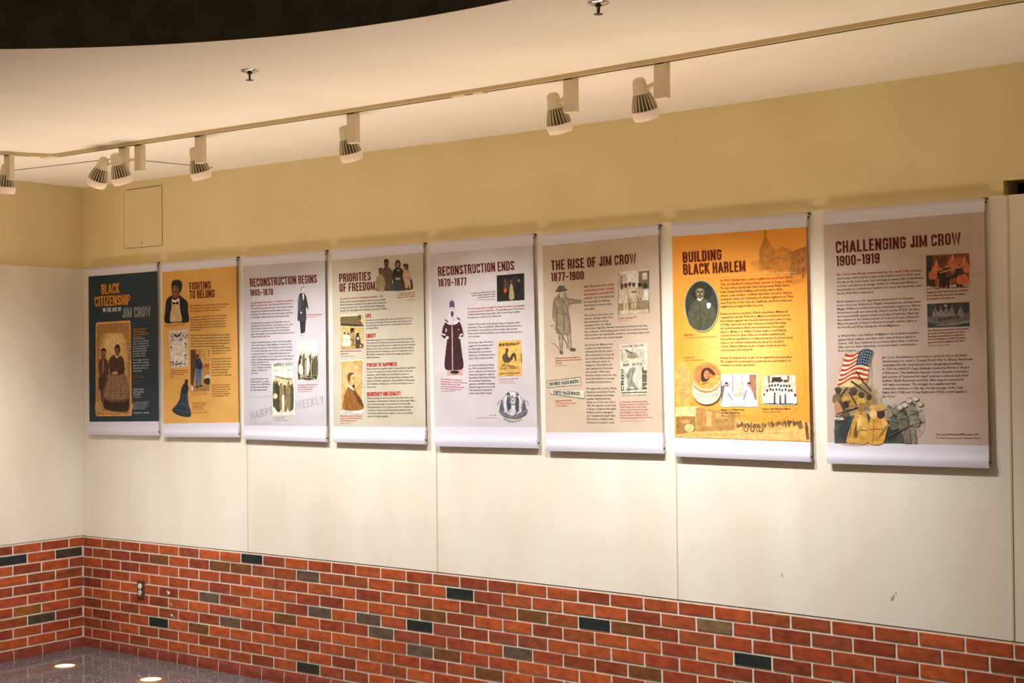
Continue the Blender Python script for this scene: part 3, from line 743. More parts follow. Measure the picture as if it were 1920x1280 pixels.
# seated woman
p.blob([(205, 790), (178, 850), (158, 920), (152, 990), (165, 1040), (210, 1062), (280, 1070), (330, 1066), (338, 1000), (332, 910), (315, 830), (295, 795)], (104, 78, 60))
p.blob([(205, 800), (190, 850), (172, 920), (166, 960), (200, 985), (270, 985), (320, 970), (326, 910), (312, 845), (292, 805)], (146, 112, 86))
for i in range(7):
    for j in range(8):
        x, y = 192+i*19+(j % 2)*9-j*1.2, 842+j*20
        if x < 318: p.ell(x, y, 4, 3.4, (104, 78, 58), 8)
for a_, b_ in (((222, 820), (200, 980)), ((244, 822), (240, 990)), ((268, 818), (286, 985)), ((290, 812), (320, 960))): p.line([a_, b_], 3, (92, 68, 52))
p.blob([(168, 985), (210, 1000), (300, 1000), (334, 985), (334, 1050), (280, 1064), (205, 1056), (166, 1035)], (58, 42, 34))
p.blob([(212, 690), (198, 720), (202, 770), (214, 812), (262, 818), (300, 800), (304, 755), (298, 705), (272, 680), (240, 678)], (82, 58, 46))
p.blob([(200, 760), (215, 800), (240, 808), (240, 796), (222, 770)], (66, 46, 38)); p.blob([(300, 740), (304, 790), (262, 812), (255, 800), (288, 770)], (66, 46, 38))
p.line([(222, 700), (226, 770)], 3, (104, 76, 60)); p.line([(286, 700), (276, 770)], 3, (62, 42, 34)); p.line([(255, 695), (252, 780)], 2.4, (60, 42, 34)); p.ell(240, 802, 22, 12, (190, 148, 104)); p.poly([(238, 676), (255, 686), (272, 674), (262, 696), (246, 698)], (214, 184, 140))
p.ell(256, 640, 19, 36, (40, 28, 22)); p.ell(255, 650, 14, 25, (120, 82, 56)); p.face_marks(254, 652, 13, 23, (128, 90, 62))
p.done('photograph', r, 'sepia photograph of a woman and child in a cream card frame')

# ---- 2 ---------------------------------------------------------------- tan
r = banner(2, (222, 172, 98), (212, 160, 84), 'tan orange banner with a man in a bow tie and a dark statue')
p = Print(2); p.title('FIGHTING', (218, 247), (362, 238), (215, 196), BRN); p.title('TO BELONG', (219, 307), (387, 297), (217, 252), BRN, HS, .06); p.done('title', r, 'dark red title lettering')
p = Print(2, each='paragraph'); DR = (150, 50, 22)
p.para(['Dred and Harriet Scott sued for their freedom from slavery.', 'Their court trial took a decade of decisions because the', 'Scotts had lived in free states with their owner.'], (220, 360), (482, 345), (221, 396), DR, True)
p.para(['Scott appealed to the Supreme Court in 1857. The justices', 'ruled against him, saying that he could not be a citizen, so', 'had no case. Further, they said that no African American', 'could be a US citizen. This decision angered abolitionists', 'throughout the nation, and worsened the divide between', 'North and South.'], (221, 435), (470, 423), (224, 523), INKC)
p.para(['Then in 1860 Abraham Lincoln, a Republican, won the presidency.', 'Southerners in fear of expanding freedom across the US formed', 'the Confederacy. The nation erupted into war. African Americans', "rushed to join Lincoln's military, but were turned away until the", '1863 Emancipation Proclamation allowed them to serve.'], (224, 560), (494, 552), (226, 634), INKC)
p.para(['When the war ended, black', 'soldiers made up ten percent', "of the North's forces."], (364, 646), (498, 641), (364, 680), INKC)
p.para(["Following the Union's victory in", '1865, the 13th Amendment to', 'the Constitution permanently', 'abolished slavery in the United', 'States. But the Dred Scott', 'decision still barred black', 'Americans from US citizenship.'], (364, 718), (501, 713), (366, 828), INKC)
p.done('body_text', r)
p = Print(2)
p.para(['Let the black man but get upon', 'his person the brass letters US', 'and there is no power on earth', 'which can deny that he has', 'earned the right of citizenship.', '- Frederick Douglass, 1863'], (366, 894), (493, 889), (368, 968), (140, 42, 24), True); p.done('quotation', r)
p = Print(2, each='caption')
p.para(['Dred Scott in a published print, 1887'], (54, 491), (190, 482), None, DR, True, lead=13); p.para(['Library of Congress'], (56, 501), (105, 497), None, (190, 110, 50), lead=9)
p.para(['This print marks the Emancipation', 'Proclamation, 1863, announcing', 'freedom in the rebellious', 'states.'], (86, 794), (211, 793), (87, 834), DR, True); p.para(['New-York Historical Society'], (87, 848), (140, 846), None, (190, 110, 50), lead=9)
p.para(['The recruit, from a painting of 1866', 'The Metropolitan Museum of Art'], (224, 946), (340, 945), (226, 959), (196, 100, 40))
p.para(['Harriet Tubman and the South', 'raid, 1863, honored with this', 'an Emancipation bronze', 'in New York City, 2008.'], (236, 1014), (332, 1012), (236, 1055), DR, True); p.para(['Statue in Harlem, New York City', 'photograph by the Historical Society'], (236, 1068), (350, 1067), (236, 1080), (186, 100, 44))
p.done('captions', r)
p = Print(2); NV = (34, 36, 46)
p.blob([(95, 285), (62, 315), (54, 380), (52, 467), (130, 466), (209, 462), (208, 390), (204, 330), (172, 300), (140, 275)], NV)
p.blob([(98, 320), (90, 380), (86, 450), (92, 463), (140, 460), (166, 456), (160, 400), (150, 325)], (206, 180, 132))
p.line([(122, 345), (124, 455)], 2, (150, 126, 84)); p.line([(104, 350), (98, 455)], 2, (176, 150, 104)); p.line([(142, 350), (150, 450)], 2, (176, 150, 104))
p.poly([(98, 305), (118, 318), (148, 300), (150, 335), (100, 340)], (232, 224, 220)); p.blob([(104, 325), (122, 332), (142, 322), (142, 346), (124, 340), (106, 348)], (24, 22, 26))
p.blob([(104, 225), (98, 262), (104, 300), (120, 312), (140, 300), (150, 262), (146, 225)], (112, 74, 48)); p.blob([(108, 232), (103, 262), (110, 285), (124, 288), (130, 240)], (132, 88, 58)); p.face_marks(118, 262, 18, 38, (126, 84, 54), -.6); p.blob([(106, 296), (120, 306), (136, 296), (130, 314), (114, 314)], (60, 42, 32))
p.blob([(96, 250), (96, 205), (108, 183), (135, 178), (162, 188), (168, 220), (158, 260), (150, 262), (146, 232), (120, 218), (104, 226)], (36, 40, 52))
p.line([(60, 400), (80, 330)], 4, (52, 54, 66)); p.line([(196, 340), (200, 450)], 4, (50, 52, 64)); p.poly([(98, 318), (84, 345), (86, 420), (96, 360)], (22, 24, 32)); p.poly([(150, 312), (166, 350), (162, 430), (152, 360)], (22, 24, 32)); p.done('portrait', r, 'portrait of a man in a dark coat and bow tie')
p = Print(2)
p.poly([(78, 522), (204, 512), (210, 762), (90, 775)], (212, 200, 192)); p.poly([(94, 596), (184, 588), (188, 738), (100, 748)], (222, 210, 200))
rg = random.Random(5)
for i in range(90):
    s_ = rg.choice('tlrb'); x, y = rg.uniform(90, 198), rg.uniform(535, 755)
    if s_ == 't': y = rg.uniform(548, 590)
    if s_ == 'b': y = rg.uniform(728, 760)
    if s_ == 'l': x = rg.uniform(88, 97)
    if s_ == 'r': x = rg.uniform(185, 200)
    g_ = rg.randint(50, 130); p.ell(x, y, rg.uniform(2, 5), rg.uniform(2, 5), (g_, g_-4, g_-8), 8)
p.blob([(104, 540), (122, 548), (133, 556), (146, 546), (166, 530), (152, 552), (136, 566), (120, 560)], (54, 50, 50)); p.ell(106, 742, 7, 7, (40, 38, 40)); p.ell(106, 742, 4, 4, (200, 190, 180)); p.line([(122, 748), (165, 742)], 6, (60, 56, 56))
p.done('document', r, 'pale document with an engraved border')
p = Print(2)
p.poly([(224, 650), (352, 643), (353, 928), (225, 935)], (178, 134, 78)); p.poly([(224, 650), (262, 648), (256, 800), (240, 900), (225, 935)], (92, 60, 40))
p.blob([(300, 660), (340, 655), (348, 740), (320, 760), (296, 720)], (200, 158, 88)); p.rect(318, 745, 351, 770, (176, 86, 46)); p.blob([(312, 835), (352, 815), (352, 850), (330, 858)], (190, 186, 180)); p.blob([(316, 850), (352, 845), (352, 885), (322, 880)], (70, 44, 30)); p.poly([(226, 905), (280, 890), (353, 895), (353, 928), (225, 935)], (164, 124, 76)); p.poly([(228, 885), (246, 905), (240, 930), (226, 930)], (206, 198, 186))
p.blob([(262, 760), (286, 755), (298, 790), (296, 850), (296, 890), (284, 892), (280, 830), (276, 890), (264, 892), (260, 830)], (70, 100, 136))
p.blob([(258, 722), (280, 705), (300, 730), (306, 765), (296, 785), (262, 775), (256, 745)], (40, 52, 78)); p.line([(244, 690), (292, 775)], 6, (40, 26, 20)); p.ell(271, 703, 9, 14, (110, 70, 48)); p.ell(271, 690, 11, 8, (34, 40, 60)); p.ell(270, 902, 10, 6, (28, 24, 26)); p.ell(293, 895, 12, 6, (28, 24, 26))
p.done('painting', r, 'painting of a soldier in blue')
p = Print(2)
p.blob([(182, 892), (160, 930), (150, 985), (130, 1020), (104, 1050), (104, 1068), (140, 1092), (190, 1104), (224, 1100), (227, 1068), (212, 1020), (206, 960), (208, 905)], (46, 56, 70))
p.blob([(180, 880), (166, 905), (160, 925), (170, 945), (196, 945), (210, 920), (208, 892), (196, 878)], (38, 46, 58)); p.ell(196, 868, 11, 19, (36, 46, 52))
for a, b_ in (((178, 950), (160, 1060)), ((195, 950), (205, 1070)), ((150, 1010), (215, 1030)), ((120, 1055), (220, 1075))): p.line([a, b_], 4, (72, 88, 108))
p.line([(110, 1070), (150, 1094), (222, 1101)], 4, (30, 34, 44)); p.done('statue', r, 'dark bronze statue of a woman in a long dress')

# ---- 3 ---------------------------------------------------------------- grey
GB = (196, 192, 198)
r = banner(3, (196, 192, 200), (188, 184, 192), 'pale blue-grey banner with a standing man in a dark frock coat')
p = Print(3); p.title('RECONSTRUCTION BEGINS', (80, 262), (502, 236), (77, 209), BRN); p.done('title', r, 'dark red title lettering'); p = Print(3, 1); p.title('1865-1870', (81, 319), (226, 312), (79, 279), BRN); p.done('dates', r, 'dark red date lettering')
p = Print(3, each='paragraph')
p.para(['Just days after the war ended, a Confederate sympathizer'], (84, 368), (355, 351), None, RED, True, lead=18.4); p.para(['killed President Lincoln.'], (84, 386), (190, 379), None, RED, True, lead=18.4)
p.para(['Vice President Andrew Johnson, a'], (198, 379), (350, 369), None, INKC, lead=18.4)
p.para(['Tennessee Democrat and former slave owner, became president.', 'Congress was controlled by Republicans. Many of them were', 'abolitionists. The White House and Congress began a tug-of-war', "over the rights of African Americans and the nation's future."], (84, 404), (354, 390), (84, 460), INKC)
p.para(['President Johnson treated the rebel South with leniency. He', "opposed the Freedmen's Bureau, a federal agency set up to help", 'former slaves. He made it possible for white Southerners to', 'restore former Confederates and pass laws restricting black', 'rights. When vigilantes terrorized African Americans, government', 'officials looked the other way.'], (86, 496), (358, 483), (87, 581), INKC)
p.para(['Congress responded by placing Southern states under military', "control and enacting civil rights legislation over Johnson's veto.", 'Congress also passed the 14th Amendment to the Constitution.', 'This extended equal rights before the law to all, and citizenship', 'to anyone born in the US, including African Americans. As a', 'condition for rejoining the Union, Southern states were forced to', 'ratify the 14th Amendment and grant the vote to all their male'], (85, 617), (357, 607), (86, 726), INKC)
p.para(['citizens, regardless of race.', 'In 1870, the 15th Amendment', 'to the Constitution extended', 'suffrage to all black men', 'nationwide.'], (86, 742), (215, 738), (86, 810), INKC)
p.para(['Despite the burdens in the', 'Southern states, or perhaps', 'because of it, by 1870 African', 'Americans were elected to', 'the national government.'], (83, 847), (208, 844), (81, 916), INKC)
p.done('body_text', r)
p = Print(3, each='caption')
p.para(['President Andrew Johnson'], (442, 441), (534, 438), None, RED, True, lead=14); p.para(['Library of Congress'], (442, 455), (500, 453), None, (176, 120, 110), lead=11)
p.para(['This celebration erupted in the House', '1866 Civil Rights Act, as the vote', 'was won on the House floor.'], (380, 884), (506, 881), (380, 912), RED, True); p.para(['New-York Historical Society'], (380, 926), (468, 924), None, (176, 120, 110), lead=11)
p.para(['The First Vote, 1867'], (226, 1092), (295, 1090), None, RED, True, lead=13); p.para(['New-York Historical Society Library'], (226, 1106), (316, 1104), None, (150, 110, 106), lead=11); p.done('captions', r)
p = Print(3); WM = (168, 166, 174)
p.title("HARPER'S", (84, 1097), (300, 1045), (78, 1048), WM, .07, .10); p.rect(70, 955, 220, 960, (186, 184, 192), .08); p.rect(70, 1108, 222, 1128, (184, 182, 190), .02); p.done('watermark_lettering', r, 'faint grey newspaper lettering'); p = Print(3); p.title('WEEKLY', (372, 1034), (548, 996), (366, 984), WM, .06, .12); p.done('watermark_lettering', r, 'faint grey newspaper lettering')
p = Print(3, 20)
CO3 = (54, 58, 62)
p.poly([(394, 470), (412, 470), (414, 556), (400, 556)], (38, 42, 46)); p.poly([(412, 470), (432, 466), (426, 550), (412, 552)], (46, 50, 54))
p.blob([(390, 312), (384, 345), (382, 410), (380, 455), (382, 474), (410, 476), (434, 468), (432, 400), (440, 390), (446, 410), (448, 398), (440, 350), (432, 318), (418, 302), (402, 300)], CO3)
p.blob([(386, 330), (382, 400), (398, 430), (406, 420), (398, 390), (402, 330)], (74, 78, 82)); p.poly([(410, 306), (418, 304), (422, 330), (416, 350)], (226, 222, 224)); p.line([(424, 320), (428, 460)], 3, (34, 36, 40)); p.ell(402, 425, 6, 5, (216, 200, 196)); p.ell(447, 408, 4, 6, (216, 200, 196))
p.ell(413, 282, 13, 19, (220, 208, 206)); p.blob([(400, 276), (406, 262), (418, 260), (426, 268), (414, 270), (406, 290), (400, 292)], (150, 146, 150)); p.line([(408, 286), (424, 284)], 2, (90, 80, 80)); p.ell(407, 562, 7, 8, (206, 198, 196)); p.ell(426, 554, 8, 5, (206, 198, 196)); p.line([(400, 566), (414, 570)], 3, (60, 56, 56)); p.done('portrait', r, 'cut-out of a man in a dark frock coat')
p = Print(3, 20); CRM, SEP = (226, 218, 204), (70, 64, 48)
p.poly([(377, 605), (510, 597), (508, 848), (382, 862)], CRM); p.poly([(400, 612), (408, 612), (410, 760), (402, 760)], (206, 196, 180)); p.ell(445, 735, 62, 60, (206, 198, 178))
rg = random.Random(8)
for i in range(16):
    x, y = 392+i*7.2+rg.uniform(-3, 3), 700+rg.uniform(-12, 26); c_ = rg.choice([(44, 40, 36), (66, 60, 48), (96, 88, 66), (168, 158, 136), (54, 48, 40)])
    p.blob([(x-6, y+10), (x, y+4), (x+7, y+12), (x+9, y+60), (x+6, y+118), (x-6, y+120), (x-9, y+60)], c_); p.ell(x, y, 4, 6, (90, 76, 60), 10); p.line([(x+4, y+15), (x+rg.uniform(4, 12), y-20)], 2.4, c_)
p.blob([(388, 760), (398, 748), (412, 760), (416, 800), (400, 815), (388, 800)], (214, 206, 188)); p.blob([(440, 700), (450, 700), (458, 760), (446, 820), (436, 800)], (218, 210, 192)); p.ell(440, 838, 50, 9, (120, 112, 92)); p.ell(445, 843, 28, 7, (74, 68, 54)); p.line([(386, 825), (500, 818)], 3, (140, 130, 108)); p.done('illustration', r, 'engraving of a cheering crowd')
p = Print(3, 20)
p.poly([(217, 738), (356, 730), (366, 1072), (222, 1075)], CRM); p.title("HARPER'S WEEKLY", (228, 764), (352, 758), (227, 743), (80, 76, 70), .09, .1)
p.line([(226, 772), (226, 790), (240, 794)], 2, (120, 114, 100)); p.line([(352, 766), (352, 788), (340, 792)], 2, (120, 114, 100)); p.line([(240, 776), (290, 770), (340, 772)], 1.6, (130, 122, 110)); p.ell(246, 790, 6, 3, (96, 90, 78)); p.ell(282, 790, 5, 2, (96, 90, 78)); p.ell(322, 788, 6, 3, (96, 90, 78))
p.blob([(226, 850), (290, 830), (350, 840), (352, 940), (348, 1020), (300, 1046), (250, 1044), (228, 980)], (196, 184, 150)); p.line([(234, 824), (280, 838), (346, 844)], 5, (84, 78, 58)); p.line([(250, 822), (345, 856)], 3, (110, 102, 80))
rg = random.Random(4)
for i in range(9):
    x, y = 236+i*14+rg.uniform(-4, 4), 868+rg.uniform(-10, 25); c_ = rg.choice([(60, 58, 44), (96, 88, 62), (130, 116, 80), (74, 82, 58), (52, 50, 42)])
    p.blob([(x-8, y+12), (x, y+6), (x+9, y+14), (x+11, y+70), (x+8, y+150), (x-8, y+152), (x-10, y+70)], c_); p.ell(x, y, 6, 8, (92, 70, 50), 10)
p.blob([(282, 950), (292, 940), (302, 960), (304, 1000), (296, 1040), (288, 1044), (282, 1000)], (222, 214, 194)); p.ell(240, 950, 14, 18, (208, 196, 170)); p.blob([(230, 985), (250, 985), (268, 1040), (250, 1046), (232, 1010)], (72, 70, 44)); p.line([(300, 890), (300, 1040)], 5, (48, 50, 42)); p.done('magazine_page', r, 'cream magazine page with an engraved scene')

# ---- 4 ---------------------------------------------------------------- warm grey
r = banner(4, (196, 188, 170), (186, 178, 160), 'warm grey banner with a family of four and a man in profile')
p = Print(4); p.title('PRIORITIES', (68, 254), (257, 241), (66, 202), BRN); p.title('OF FREEDOM', (70, 312), (283, 299), (68, 261), BRN); p.done('title', r, 'dark red title lettering')
p = Print(4)
for t_, a, b_, c_ in (('LIFE', (226, 467), (260, 464), (225, 443)), ('LIBERTY', (230, 587), (288, 583), (228, 563)), ('PURSUIT OF HAPPINESS', (233, 760), (414, 754), (231, 738)), ('DEMOCRACY AND EQUALITY', (234, 936), (436, 930), (233, 912))): p = Print(4); p.title(t_, a, b_, c_, RED, .078, .04); p.done('subheading', r, 'red subheading lettering')
p = Print(4, each='paragraph')
p.para(['America was founded on revolutionary principles.'], (72, 358), (303, 342), None, RED, True, lead=17.5); p.para(['Life,'], (311, 341), (332, 340), None, INKC, lead=17.5)
p.para(['liberty, and the pursuit of happiness. Democracy and equality.', 'African Americans, newly freed from slavery, knew what these', 'concepts meant to them. They told their fellow citizens why', 'America did, often against the determined opposition of whites.'], (72, 376), (357, 360), (73, 429), INKC)
p.para(['Now able to move freely, former slaves searched for loved ones', 'who had been sold away. They chose their own surnames and', 'decided where to build new lives. Couples made unrecognized', 'marriages official.'], (226, 485), (508, 471), (228, 533), INKC)
p.para(['Freed slaves yearned to own land and control their own labor.', 'They believed the federal government should assist them, since', 'they had helped build the nation and fight the war. But President', 'Johnson, true to his restoration, confiscated land from African', 'Americans, instead returning it to former Confederate owners.', 'Most blacks remained poor and economically dependent on', 'white landowners.'], (230, 605), (525, 595), (231, 708), INKC)
p.para(['African Americans eagerly sought out opportunities long denied', 'to them. They learned to read and write so they could open', 'businesses, read the Bible, and send letters in search of', 'relatives. They built schools and universities, sometimes with', 'help from Northern supporters. They established independent', 'black churches, forming a base of social and political power in', 'the process.'], (232, 777), (524, 769), (234, 885), INKC)
p.para(['African Americans took to heart the self-evident truth in the', 'Declaration of Independence: All men are created equal. Black', 'men won the new right to vote and run for elected office.', 'Their participation in local elections and state constitutional', 'conventions made the first interracial governments in the', 'United States. Black women, unable to vote, joined political', 'rallies and voting campaigns.'], (234, 953), (521, 948), (236, 1061), INKC); p.done('body_text', r)
p = Print(4, each='caption')
p.para(['This picture shows Pvt. of the', 'U.S. Colored Troops with his wife,', 'Martha, and their two daughters.'], (412, 326), (522, 315), (412, 349), RED, True, right=True); p.para(['Library of Congress'], (470, 362), (522, 357), None, (120, 96, 84), lead=9)
p.para(['Many freed families found homes together', 'in this era alone.'], (74, 671), (202, 666), (74, 686), RED, True); p.para(['New-York Historical Society'], (74, 700), (168, 697), None, (140, 106, 96), lead=10)
p.para(['Hiram Revels, elected in the Mississippi', 'Senate, one of 1,500 African Americans', 'elected during Reconstruction.'], (74, 1058), (204, 1057), (74, 1086), (190, 60, 48), True); p.para(['Museum of Fine Arts'], (74, 1102), (176, 1100), None, (190, 120, 110), lead=10); p.done('captions', r)
p = Print(4, 12)
BT = 304
p.blob([(286, 300), (288, 280), (300, 250), (340, 262), (344, 300), (330, 303), (300, 306)], (120, 104, 76), 3); p.blob([(340, 285), (380, 262), (402, 290), (402, 301), (345, 303)], (72, 68, 50), 3); p.blob([(470, 240), (500, 236), (507, 265), (507, 292), (470, 296)], (52, 48, 42), 3)
p.blob([(335, 166), (328, 200), (334, 240), (352, 290), (376, 288), (386, 240), (384, 190), (372, 168), (352, 160)], (92, 76, 54)); p.line([(352, 175), (352, 260)], 3, (64, 52, 38)); p.ell(350, 142, 13, 22, (90, 62, 44)); p.blob([(336, 135), (338, 118), (352, 114), (362, 122), (364, 136), (350, 128)], (40, 34, 30)); p.face_marks(351, 146, 11, 17, (100, 70, 50))
p.blob([(390, 180), (384, 220), (392, 250), (384, 300), (430, 300), (468, 298), (460, 250), (452, 220), (450, 180), (428, 166), (408, 168)], (50, 48, 46)); p.blob([(388, 258), (430, 245), (462, 262), (468, 298), (386, 301)], (66, 62, 54)); p.ell(418, 146, 17, 27, (38, 34, 32)); p.ell(418, 150, 10, 17, (136, 100, 78)); p.face_marks(418, 151, 10, 16, (132, 96, 74)); p.ell(418, 232, 16, 8, (178, 150, 122)); p.poly([(408, 172), (420, 182), (430, 172), (424, 190)], (190, 176, 156))
p.blob([(298, 216), (286, 250), (292, 280), (306, 304), (334, 302), (344, 262), (336, 226), (320, 208)], (150, 130, 96)); p.ell(316, 190, 13, 19, (112, 82, 60)); p.blob([(304, 186), (306, 170), (320, 166), (330, 176), (328, 186), (316, 178)], (70, 60, 50))
p.blob([(454, 186), (448, 220), (458, 250), (464, 285), (476, 290), (482, 286), (490, 292), (496, 284), (494, 240), (490, 200), (474, 176)], (196, 158, 130)); p.ell(466, 162, 12, 18, (120, 84, 62)); p.blob([(452, 160), (452, 146), (466, 142), (480, 148), (480, 168), (474, 182), (472, 160), (462, 152)], (44, 38, 34)); p.ell(482, 284, 5, 8, (60, 50, 46)); p.done('photograph', r, 'cut-out photograph of a family of four')
p = Print(4, 12)
p.poly([(73, 458), (196, 447), (212, 470), (214, 648), (78, 656)], (206, 180, 122)); p.poly([(73, 458), (180, 452), (212, 515), (76, 508)], (110, 94, 58)); p.poly([(76, 500), (212, 508), (212, 518), (76, 512)], (58, 50, 36)); p.poly([(180, 452), (196, 447), (200, 476), (184, 478)], (92, 72, 44)); p.poly([(73, 447), (178, 440), (180, 454), (73, 460)], (212, 200, 170))
for i in range(7): p.line([(78, 520+i*13), (212, 516+i*13)], 2, (140, 118, 76))
p.poly([(134, 528), (156, 526), (157, 600), (136, 602)], (46, 34, 26)); p.poly([(78, 628), (213, 622), (214, 648), (78, 656)], (174, 146, 92))
p.lady(100, 552, 84, (80, 58, 40), (222, 214, 198), .7); p.lady(122, 556, 78, (80, 58, 40), (226, 218, 204), .7); p.man(150, 538, 96, (84, 60, 42), (170, 142, 96), (110, 88, 58), .9); p.blob([(166, 580), (180, 570), (192, 585), (196, 640), (166, 644)], (76, 62, 46)); p.ell(178, 565, 8, 11, (44, 36, 30)); p.ell(180, 590, 7, 8, (220, 210, 190)); p.ell(200, 632, 11, 14, (84, 66, 46)); p.ell(196, 634, 6, 8, (190, 162, 110)); p.done('photograph', r, 'sepia photograph of people at a wooden cabin')
p = Print(4, 12)
p.poly([(76, 722), (214, 714), (215, 1040), (76, 1044)], (212, 206, 204)); p.poly([(80, 728), (208, 722), (207, 1018), (78, 1020)], (196, 158, 98)); p.ell(140, 820, 55, 85, (206, 172, 116), 28)
p.blob([(122, 880), (104, 915), (92, 960), (96, 1018), (206, 1016), (207, 970), (186, 935), (160, 890), (140, 872)], (142, 94, 46)); p.line([(128, 905), (150, 1015)], 3, (104, 66, 32)); p.blob([(150, 900), (180, 930), (206, 970), (206, 1000), (180, 970)], (96, 60, 32)); p.line([(104, 930), (112, 1015)], 3, (112, 72, 36)); p.line([(176, 960), (170, 1015)], 3, (110, 70, 36))
p.blob([(120, 868), (142, 878), (158, 898), (152, 900), (128, 884)], (226, 214, 190)); p.poly([(150, 870), (162, 884), (152, 892)], (60, 40, 28))
p.blob([(126, 805), (120, 830), (124, 862), (140, 878), (156, 872), (164, 852), (168, 840), (160, 826), (158, 806), (142, 798)], (202, 164, 112)); p.blob([(118, 835), (116, 810), (126, 797), (146, 795), (156, 804), (138, 812), (134, 832), (130, 852), (122, 850)], (104, 72, 44)); p.blob([(142, 876), (154, 866), (162, 872), (158, 884)], (90, 60, 40)); p.line([(150, 832), (160, 830)], 2.4, (90, 62, 42)); p.line([(150, 824), (162, 822)], 2, (120, 84, 54)); p.line([(156, 858), (165, 857)], 2, (120, 78, 52)); p.ell(132, 846, 5, 9, (176, 134, 86)); p.ell(150, 812, 9, 7, (224, 190, 140)); p.ell(147, 848, 8, 7, (220, 184, 134))
p.para(['Hiram Revels'], (86, 1036), (184, 1032), None, (90, 88, 100), lead=13); p.done('portrait', r, 'sepia portrait of a man in profile')

# ---- 5 ---------------------------------------------------------------- mauve grey
r = banner(5, (204, 197, 202), (195, 188, 191), 'pale mauve banner with a dark hooded robe and a yellow rooster ticket')
p = Print(5); p.title('RECONSTRUCTION ENDS', (66, 268), (500, 232), (63, 214), BRN); p.done('title', r, 'dark red title lettering'); p = Print(5, 1); p.title('1870-1877', (67, 328), (228, 318), (65, 284), BRN); p.done('dates', r, 'dark red date lettering')
p = Print(5, each='paragraph')
p.para(['The Reconstruction struggle for black freedom and equality'], (233, 458), (558, 438), None, RED, True, lead=17); p.para(['produced historic advances.'], (233, 475), (388, 465), None, RED, True, lead=17); p.para(['Though falling short of the hopes'], (396, 465), (558, 455), None, INKC, lead=17)
p.para(['of African Americans, these gains still aroused deep hostility', 'among those accustomed to white rule.'], (233, 491), (532, 474), (233, 508), INKC)
p.para(['Southern Democrats took extreme steps to reinstate white', 'supremacy. They ousted black officeholders and used violence', 'and threats to stop black men from voting. Little by little,', 'Democrats pushed Republicans out of state governments and', 'retook power.'], (234, 547), (545, 535), (235, 616), INKC)
p.para(['At the same time, Northern', 'support for Republicans and', 'for black rights crumbled.', 'Distracted by an economic', 'depression, Northerners grew', "tired of the South's troubles."], (238, 652), (390, 645), (240, 742), INKC)
p.para(['An electoral stalemate during', 'the 1876 presidential election', 'led to a disastrous compromise.', 'Democrats agreed to support', 'Republican Rutherford B. Hayes', 'for president. Republicans', 'agreed to withdraw remaining', 'federal troops from the South.', 'This ended Reconstruction', 'twelve years after it began.'], (240, 781), (397, 776), (243, 940), INKC); p.done('body_text', r)
p = Print(5, each='caption')
p.para(['In a skit from the 1870s, actors portray', 'Governor Adams punished for letting', 'equal freedom in the South.'], (250, 369), (392, 357), (250, 396), (120, 34, 28), True, right=True); p.para(['New-York Historical Society Museum'], (276, 406), (392, 401), None, (140, 96, 90), lead=10)
p.para(['This Ku Klux Klan robe belonged to', 'General Stewart of Tennessee. The Klan was', 'founded in 1865 to restore white', 'power by terrorizing African Americans.', 'The costume shown was worn later.'], (80, 858), (232, 866), (79, 912), (176, 44, 60), True); p.para(['Chicago History Museum'], (79, 927), (162, 925), None, (150, 110, 110), lead=11)
p.para(['State ticket election handbill, 1867'], (410, 858), (522, 855), None, (190, 60, 70), True, lead=12); p.para(['Virginia Museum of History', 'The Society Library collection'], (410, 871), (510, 869), (410, 882), (200, 130, 136))
p.para(['July, 1874'], (362, 1064), (402, 1063), None, (170, 90, 90), lead=11); p.para(['New-York Historical Society Library'], (280, 1078), (402, 1077), None, (190, 120, 126), lead=10); p.done('captions', r)
p = Print(5, 12)
p.poly([(400, 263), (556, 250), (558, 402), (402, 412)], (36, 32, 26)); p.blob([(470, 290), (510, 270), (550, 300), (552, 380), (500, 392), (470, 350)], (50, 40, 32)); p.blob([(476, 320), (488, 312), (494, 340), (500, 392), (472, 396)], (158, 146, 96)); p.ell(484, 298, 6, 9, (110, 90, 66)); p.ell(449, 348, 9, 16, (190, 74, 40)); p.blob([(440, 300), (452, 296), (458, 330), (440, 335)], (74, 62, 54)); p.ell(448, 292, 5, 8, (104, 84, 66)); p.blob([(512, 312), (528, 300), (540, 340), (546, 395), (508, 398)], (30, 32, 44)); p.ell(526, 292, 6, 10, (128, 104, 80)); p.line([(462, 300), (466, 350)], 4, (84, 76, 66)); p.done('painting', r, 'dark painting with small figures')
p = Print(5, 12); RB = (62, 36, 40)
p.poly([(118, 806), (200, 806), (206, 830), (114, 832)], (196, 160, 150)); p.poly([(126, 792), (200, 790), (204, 806), (122, 808)], (214, 150, 110)); p.ell(160, 815, 26, 10, (46, 36, 44))
p.blob([(112, 530), (98, 545), (86, 590), (84, 606), (100, 622), (116, 625), (108, 700), (104, 792), (150, 802), (208, 790), (200, 700), (192, 622), (206, 612), (210, 598), (200, 555), (184, 525), (146, 515)], RB)
p.line([(145, 540), (148, 800)], 5, (206, 170, 170)); p.blob([(140, 460), (130, 475), (120, 505), (106, 522), (120, 540), (146, 545), (172, 538), (190, 516), (176, 505), (164, 475), (156, 460)], (206, 196, 204)); p.line([(104, 515), (124, 530)], 7, (84, 60, 70)); p.line([(172, 505), (190, 515)], 9, (84, 56, 66)); p.line([(86, 596), (108, 604)], 9, (208, 196, 200)); p.line([(188, 604), (206, 598)], 9, (208, 196, 200)); p.ell(118, 618, 9, 9, (206, 192, 196)); p.ell(190, 618, 8, 8, (206, 192, 196)); p.ell(111, 575, 4, 12, (200, 188, 194)); p.ell(182, 572, 3, 3, (214, 204, 206))
